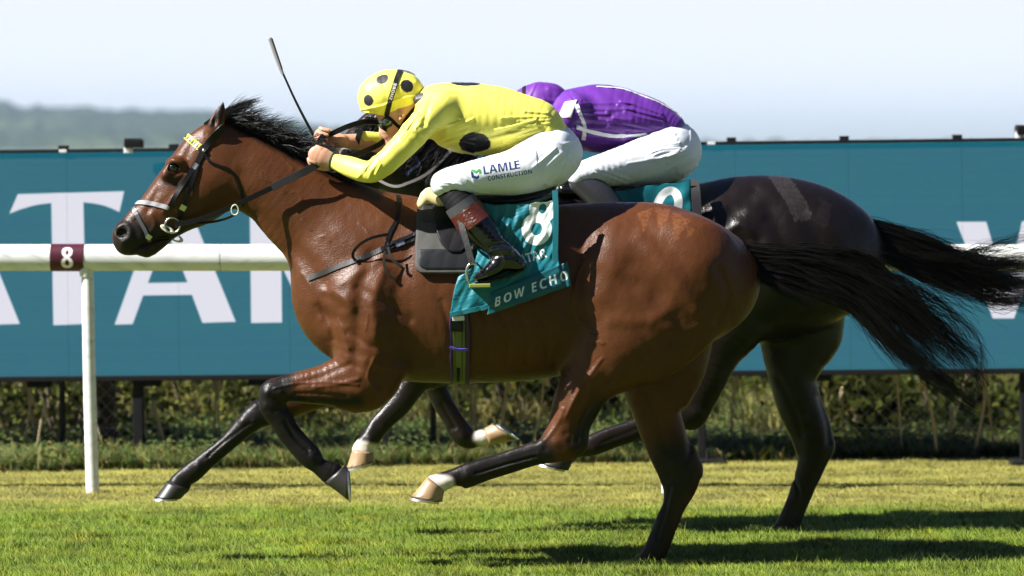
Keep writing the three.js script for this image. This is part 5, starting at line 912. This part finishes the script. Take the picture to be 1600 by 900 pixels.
// ---------------------------------------------------------------- shrubs, stalks and a trunk behind the fence
{
  const leafGeo = (seed, n, W, H, D, size) => { const r = rng(seed), pos = [], idx = [], nor = [], col = [], cl = Array.from({ length: 26 }, () => [(r() - .5) * W, H * (.05 + .9 * r()), (r() - .5) * D, .10 + .14 * r(), .6 + .7 * r()]); for (let k = 0; k < n; k++) { const c = cl[Math.floor(r() * cl.length)], u = r() * 2 - 1, t = r() * 6.283, q = Math.sqrt(1 - u * u), rad = c[3] * Math.cbrt(.25 + .75 * r()), p = V(c[0] + q * Math.cos(t) * rad, Math.max(.01, c[1] + u * rad), c[2] + q * Math.sin(t) * rad), a = V(r() - .5, r() - .5, r() - .5).normalize(), b = V(r() - .5, r() * .8, r() - .5).cross(a).normalize(), L = size * (.6 + .8 * r()), nn = a.clone().cross(b), o = pos.length / 3; for (const [i, j] of [[-.5, 0], [0, .3], [0, -.3], [.5, 0]]) { const v = p.clone().addScaledVector(a, i * L).addScaledVector(b, j * L); pos.push(v.x, v.y, v.z); nor.push(nn.x, nn.y, nn.z); const m = c[4] * (.7 + .6 * r()), ye = r() < .12 ? 1.6 : 1; col.push(.21 * m * ye, .26 * m, .055 * m); } idx.push(o, o + 1, o + 2, o + 1, o + 3, o + 2); } return geo(pos, idx, nor, null, col); };
  const lm = new THREE.MeshPhysicalMaterial({ vertexColors: true, roughness: .6, transmission: .4, thickness: 0, specularIntensity: .25 }), bark = M(RGB(.10, .075, .05), .9), straw = M(RGB(.36, .29, .17), .85);
  const kinds = [leafGeo(1, 1300, .9, .62, .6, .055), leafGeo(2, 1300, 1.0, .5, .6, .048), leafGeo(3, 1100, .8, .75, .5, .065)];
  const words = ['behind the left end of the screen', 'behind the white rail post', 'behind the reaching foreleg', 'below the bay horse shoulder', 'behind the tan upturned hoof', 'under the bay horse belly', 'behind the bay planted hind leg', 'between the two planted hind legs', 'right of the dark planted hind leg', 'below the hanging tail tip', 'behind the right end of the screen'];
  const r = rng(44);
  for (let i = 0; i < 11; i++) {
    const x = -3.1 + i * .62 + (r() - .5) * .2, z = -5.3 - r() * 2.4, sh = thing('shrub', `leafy green shrub beyond the fence, ${words[i]}`, 'shrub', 'shrubs beyond the fence'); sh.position.set(x, z < -5.5 ? bankH(x, z) - .02 : 0, z); sh.rotation.y = r() * 6; const s = .85 + .35 * r();
    part('foliage', kinds[i % 3], lm, sh).scale.setScalar(s);
    const stems = []; for (let k = 0; k < 6; k++) { const a = r() * 6.283; stems.push(new THREE.TubeGeometry(new THREE.CatmullRomCurve3([V(Math.cos(a) * .05, 0, Math.sin(a) * .05), V(Math.cos(a) * .12, .25, Math.sin(a) * .12), V(Math.cos(a + .4) * .28, .6, Math.sin(a + .4) * .2)]), 10, .009, 6)); }
    part('stems', mergeGeometries(stems), bark, sh);
  }
  const stalk = [[55, 640, 720, 600], [118, 640, 720, -30], [235, 600, 705, 10], [265, 640, 700, 25], [325, 610, 690, -12], [350, 600, 700, 6], [715, 596, 690, 3], [735, 596, 680, 4], [750, 596, 690, 5], [778, 600, 690, -15], [825, 590, 665, -26], [1145, 590, 690, -6], [1410, 585, 720, 10], [1465, 600, 700, 24], [1490, 650, 705, 2], [1555, 585, 690, 18], [1520, 590, 700, -20], [1330, 620, 700, 14], [60, 600, 720, 20], [30, 620, 725, -18], [170, 600, 716, 30]];
  stalk.forEach(([x, y0, y1, k], i) => { const z = -4.55 - .35 * ((i * 37) % 10) / 10, dx = Math.abs(k) > 100 ? -14 : k, b = P(x, 0, z), t = P(x - dx, y0 - 10, z), m = b.clone().setY(0).lerp(t, .55).add(V(.02 * Math.sin(i * 2.1), 0, .01)); b.y = 0; const st = thing('dry_stalk', `dry straw-coloured weed stalk, number ${i} along the fence`, 'weed stalk', 'dry weed stalks along the fence'); const nth = 1 + stalk.filter(q => q[0] < x || (q[0] === x && q[1] < y0)).length; st.userData.label = `dry straw-coloured weed stalk at the fence, ${ordinal(nth)} from the left`; part('stem', new THREE.TubeGeometry(new THREE.CatmullRomCurve3([b, m, t]), 14, .006 + .003 * ((i * 13) % 5) / 5, 7), straw, st); const head = new Field(z); head.raw([[t.x, t.y + .01, t.z, .010, .010], [t.x - dx * .0006, t.y - .07, t.z, .014, .012]], .01, 1); head.extra = (x, y, zz) => .004 * noise(x * 90, y * 90, zz * 90); part('seed_head', head.mesh(.006, null), straw, st); });
  const tr = thing('tree_stump', 'rough brown tree trunk behind the white rail post', 'tree trunk'); const tf = new Field(-5.0); tf.limb([[168, 735, -5.0, .085, .08], [166, 690, -5.0, .062, .06], [164, 640, -5.0, .058, .055], [163, 590, -5.0, .062, .055], [158, 520, -5.0, .055, .05]], .03, 4).limb([[164, 610, -5.0, .04], [176, 580, -5.02, .03], [186, 540, -5.05, .025]], .03, 3); tf.extra = (x, y, z) => .008 * noise(x * 60, y * 9, z * 60) + .006 * noise(x * 25, y * 14, z * 25); part('trunk', tf.mesh(.008, p => { const m = 1 + .6 * noise(p.x * 50, p.y * 12, p.z * 50); return [.13 * m, .085 * m, .05 * m]; }), new THREE.MeshPhysicalMaterial({ vertexColors: true, roughness: .95 }), tr);
  // unseen tree row, added to block horizon sky and darken the glossy coats
  const crownG = (seed) => { const r = rng(seed), pos = [], idx = [], nor = [], col = [], cl = Array.from({ length: 40 }, () => { const a = r() * 6.283, h = r(); return [Math.cos(a) * 2.6 * Math.sqrt(r()) * (1 - .35 * h), 1.6 + 7.6 * h, Math.sin(a) * 2.2 * Math.sqrt(r()) * (1 - .35 * h), .9 + .7 * r(), .7 + .5 * r()]; }); for (let k = 0; k < 9000; k++) { const c = cl[Math.floor(r() * cl.length)], u = r() * 2 - 1, t = r() * 6.283, q = Math.sqrt(1 - u * u), d = c[3] * Math.cbrt(.3 + .7 * r()), p = V(c[0] + q * Math.cos(t) * d, c[1] + u * d, c[2] + q * Math.sin(t) * d), a = V(r() - .5, r() - .5, r() - .5).normalize(), b = V(r() - .5, r() - .5, r() - .5).cross(a).normalize(), n = a.clone().cross(b), o = pos.length / 3, L = .18 + .16 * r(); for (const [i, j] of [[-1, 0], [0, .6], [0, -.6], [1, 0]]) { const v = p.clone().addScaledVector(a, i * L).addScaledVector(b, j * L); pos.push(v.x, v.y, v.z); nor.push(n.x, n.y, n.z); col.push(.05 * c[4], .085 * c[4], .022 * c[4]); } idx.push(o, o + 1, o + 2, o + 1, o + 3, o + 2); } return geo(pos, idx, nor, null, col); };
  const crowns = [crownG(61), crownG(62)], trunkG = new THREE.CylinderGeometry(.12, .24, 4, 12).translate(0, 2, 0);
  for (let i = 0; i < 11; i++) { const t = thing('added_blocker_tree', `tall dark unseen tree added behind the camera to block horizon sky, ${ordinal(i + 1)} of the row`, 'tree', 'added sky-blocking trees behind the camera'); t.position.set(-16 + i * 4.1 + (r() - .5), 0, 22 + 2 * r()); t.rotation.y = r() * 6; part('trunk', trunkG, bark, t); part('crown', crowns[i % 2], lm, t); }
}
renderer.render(scene, camera);
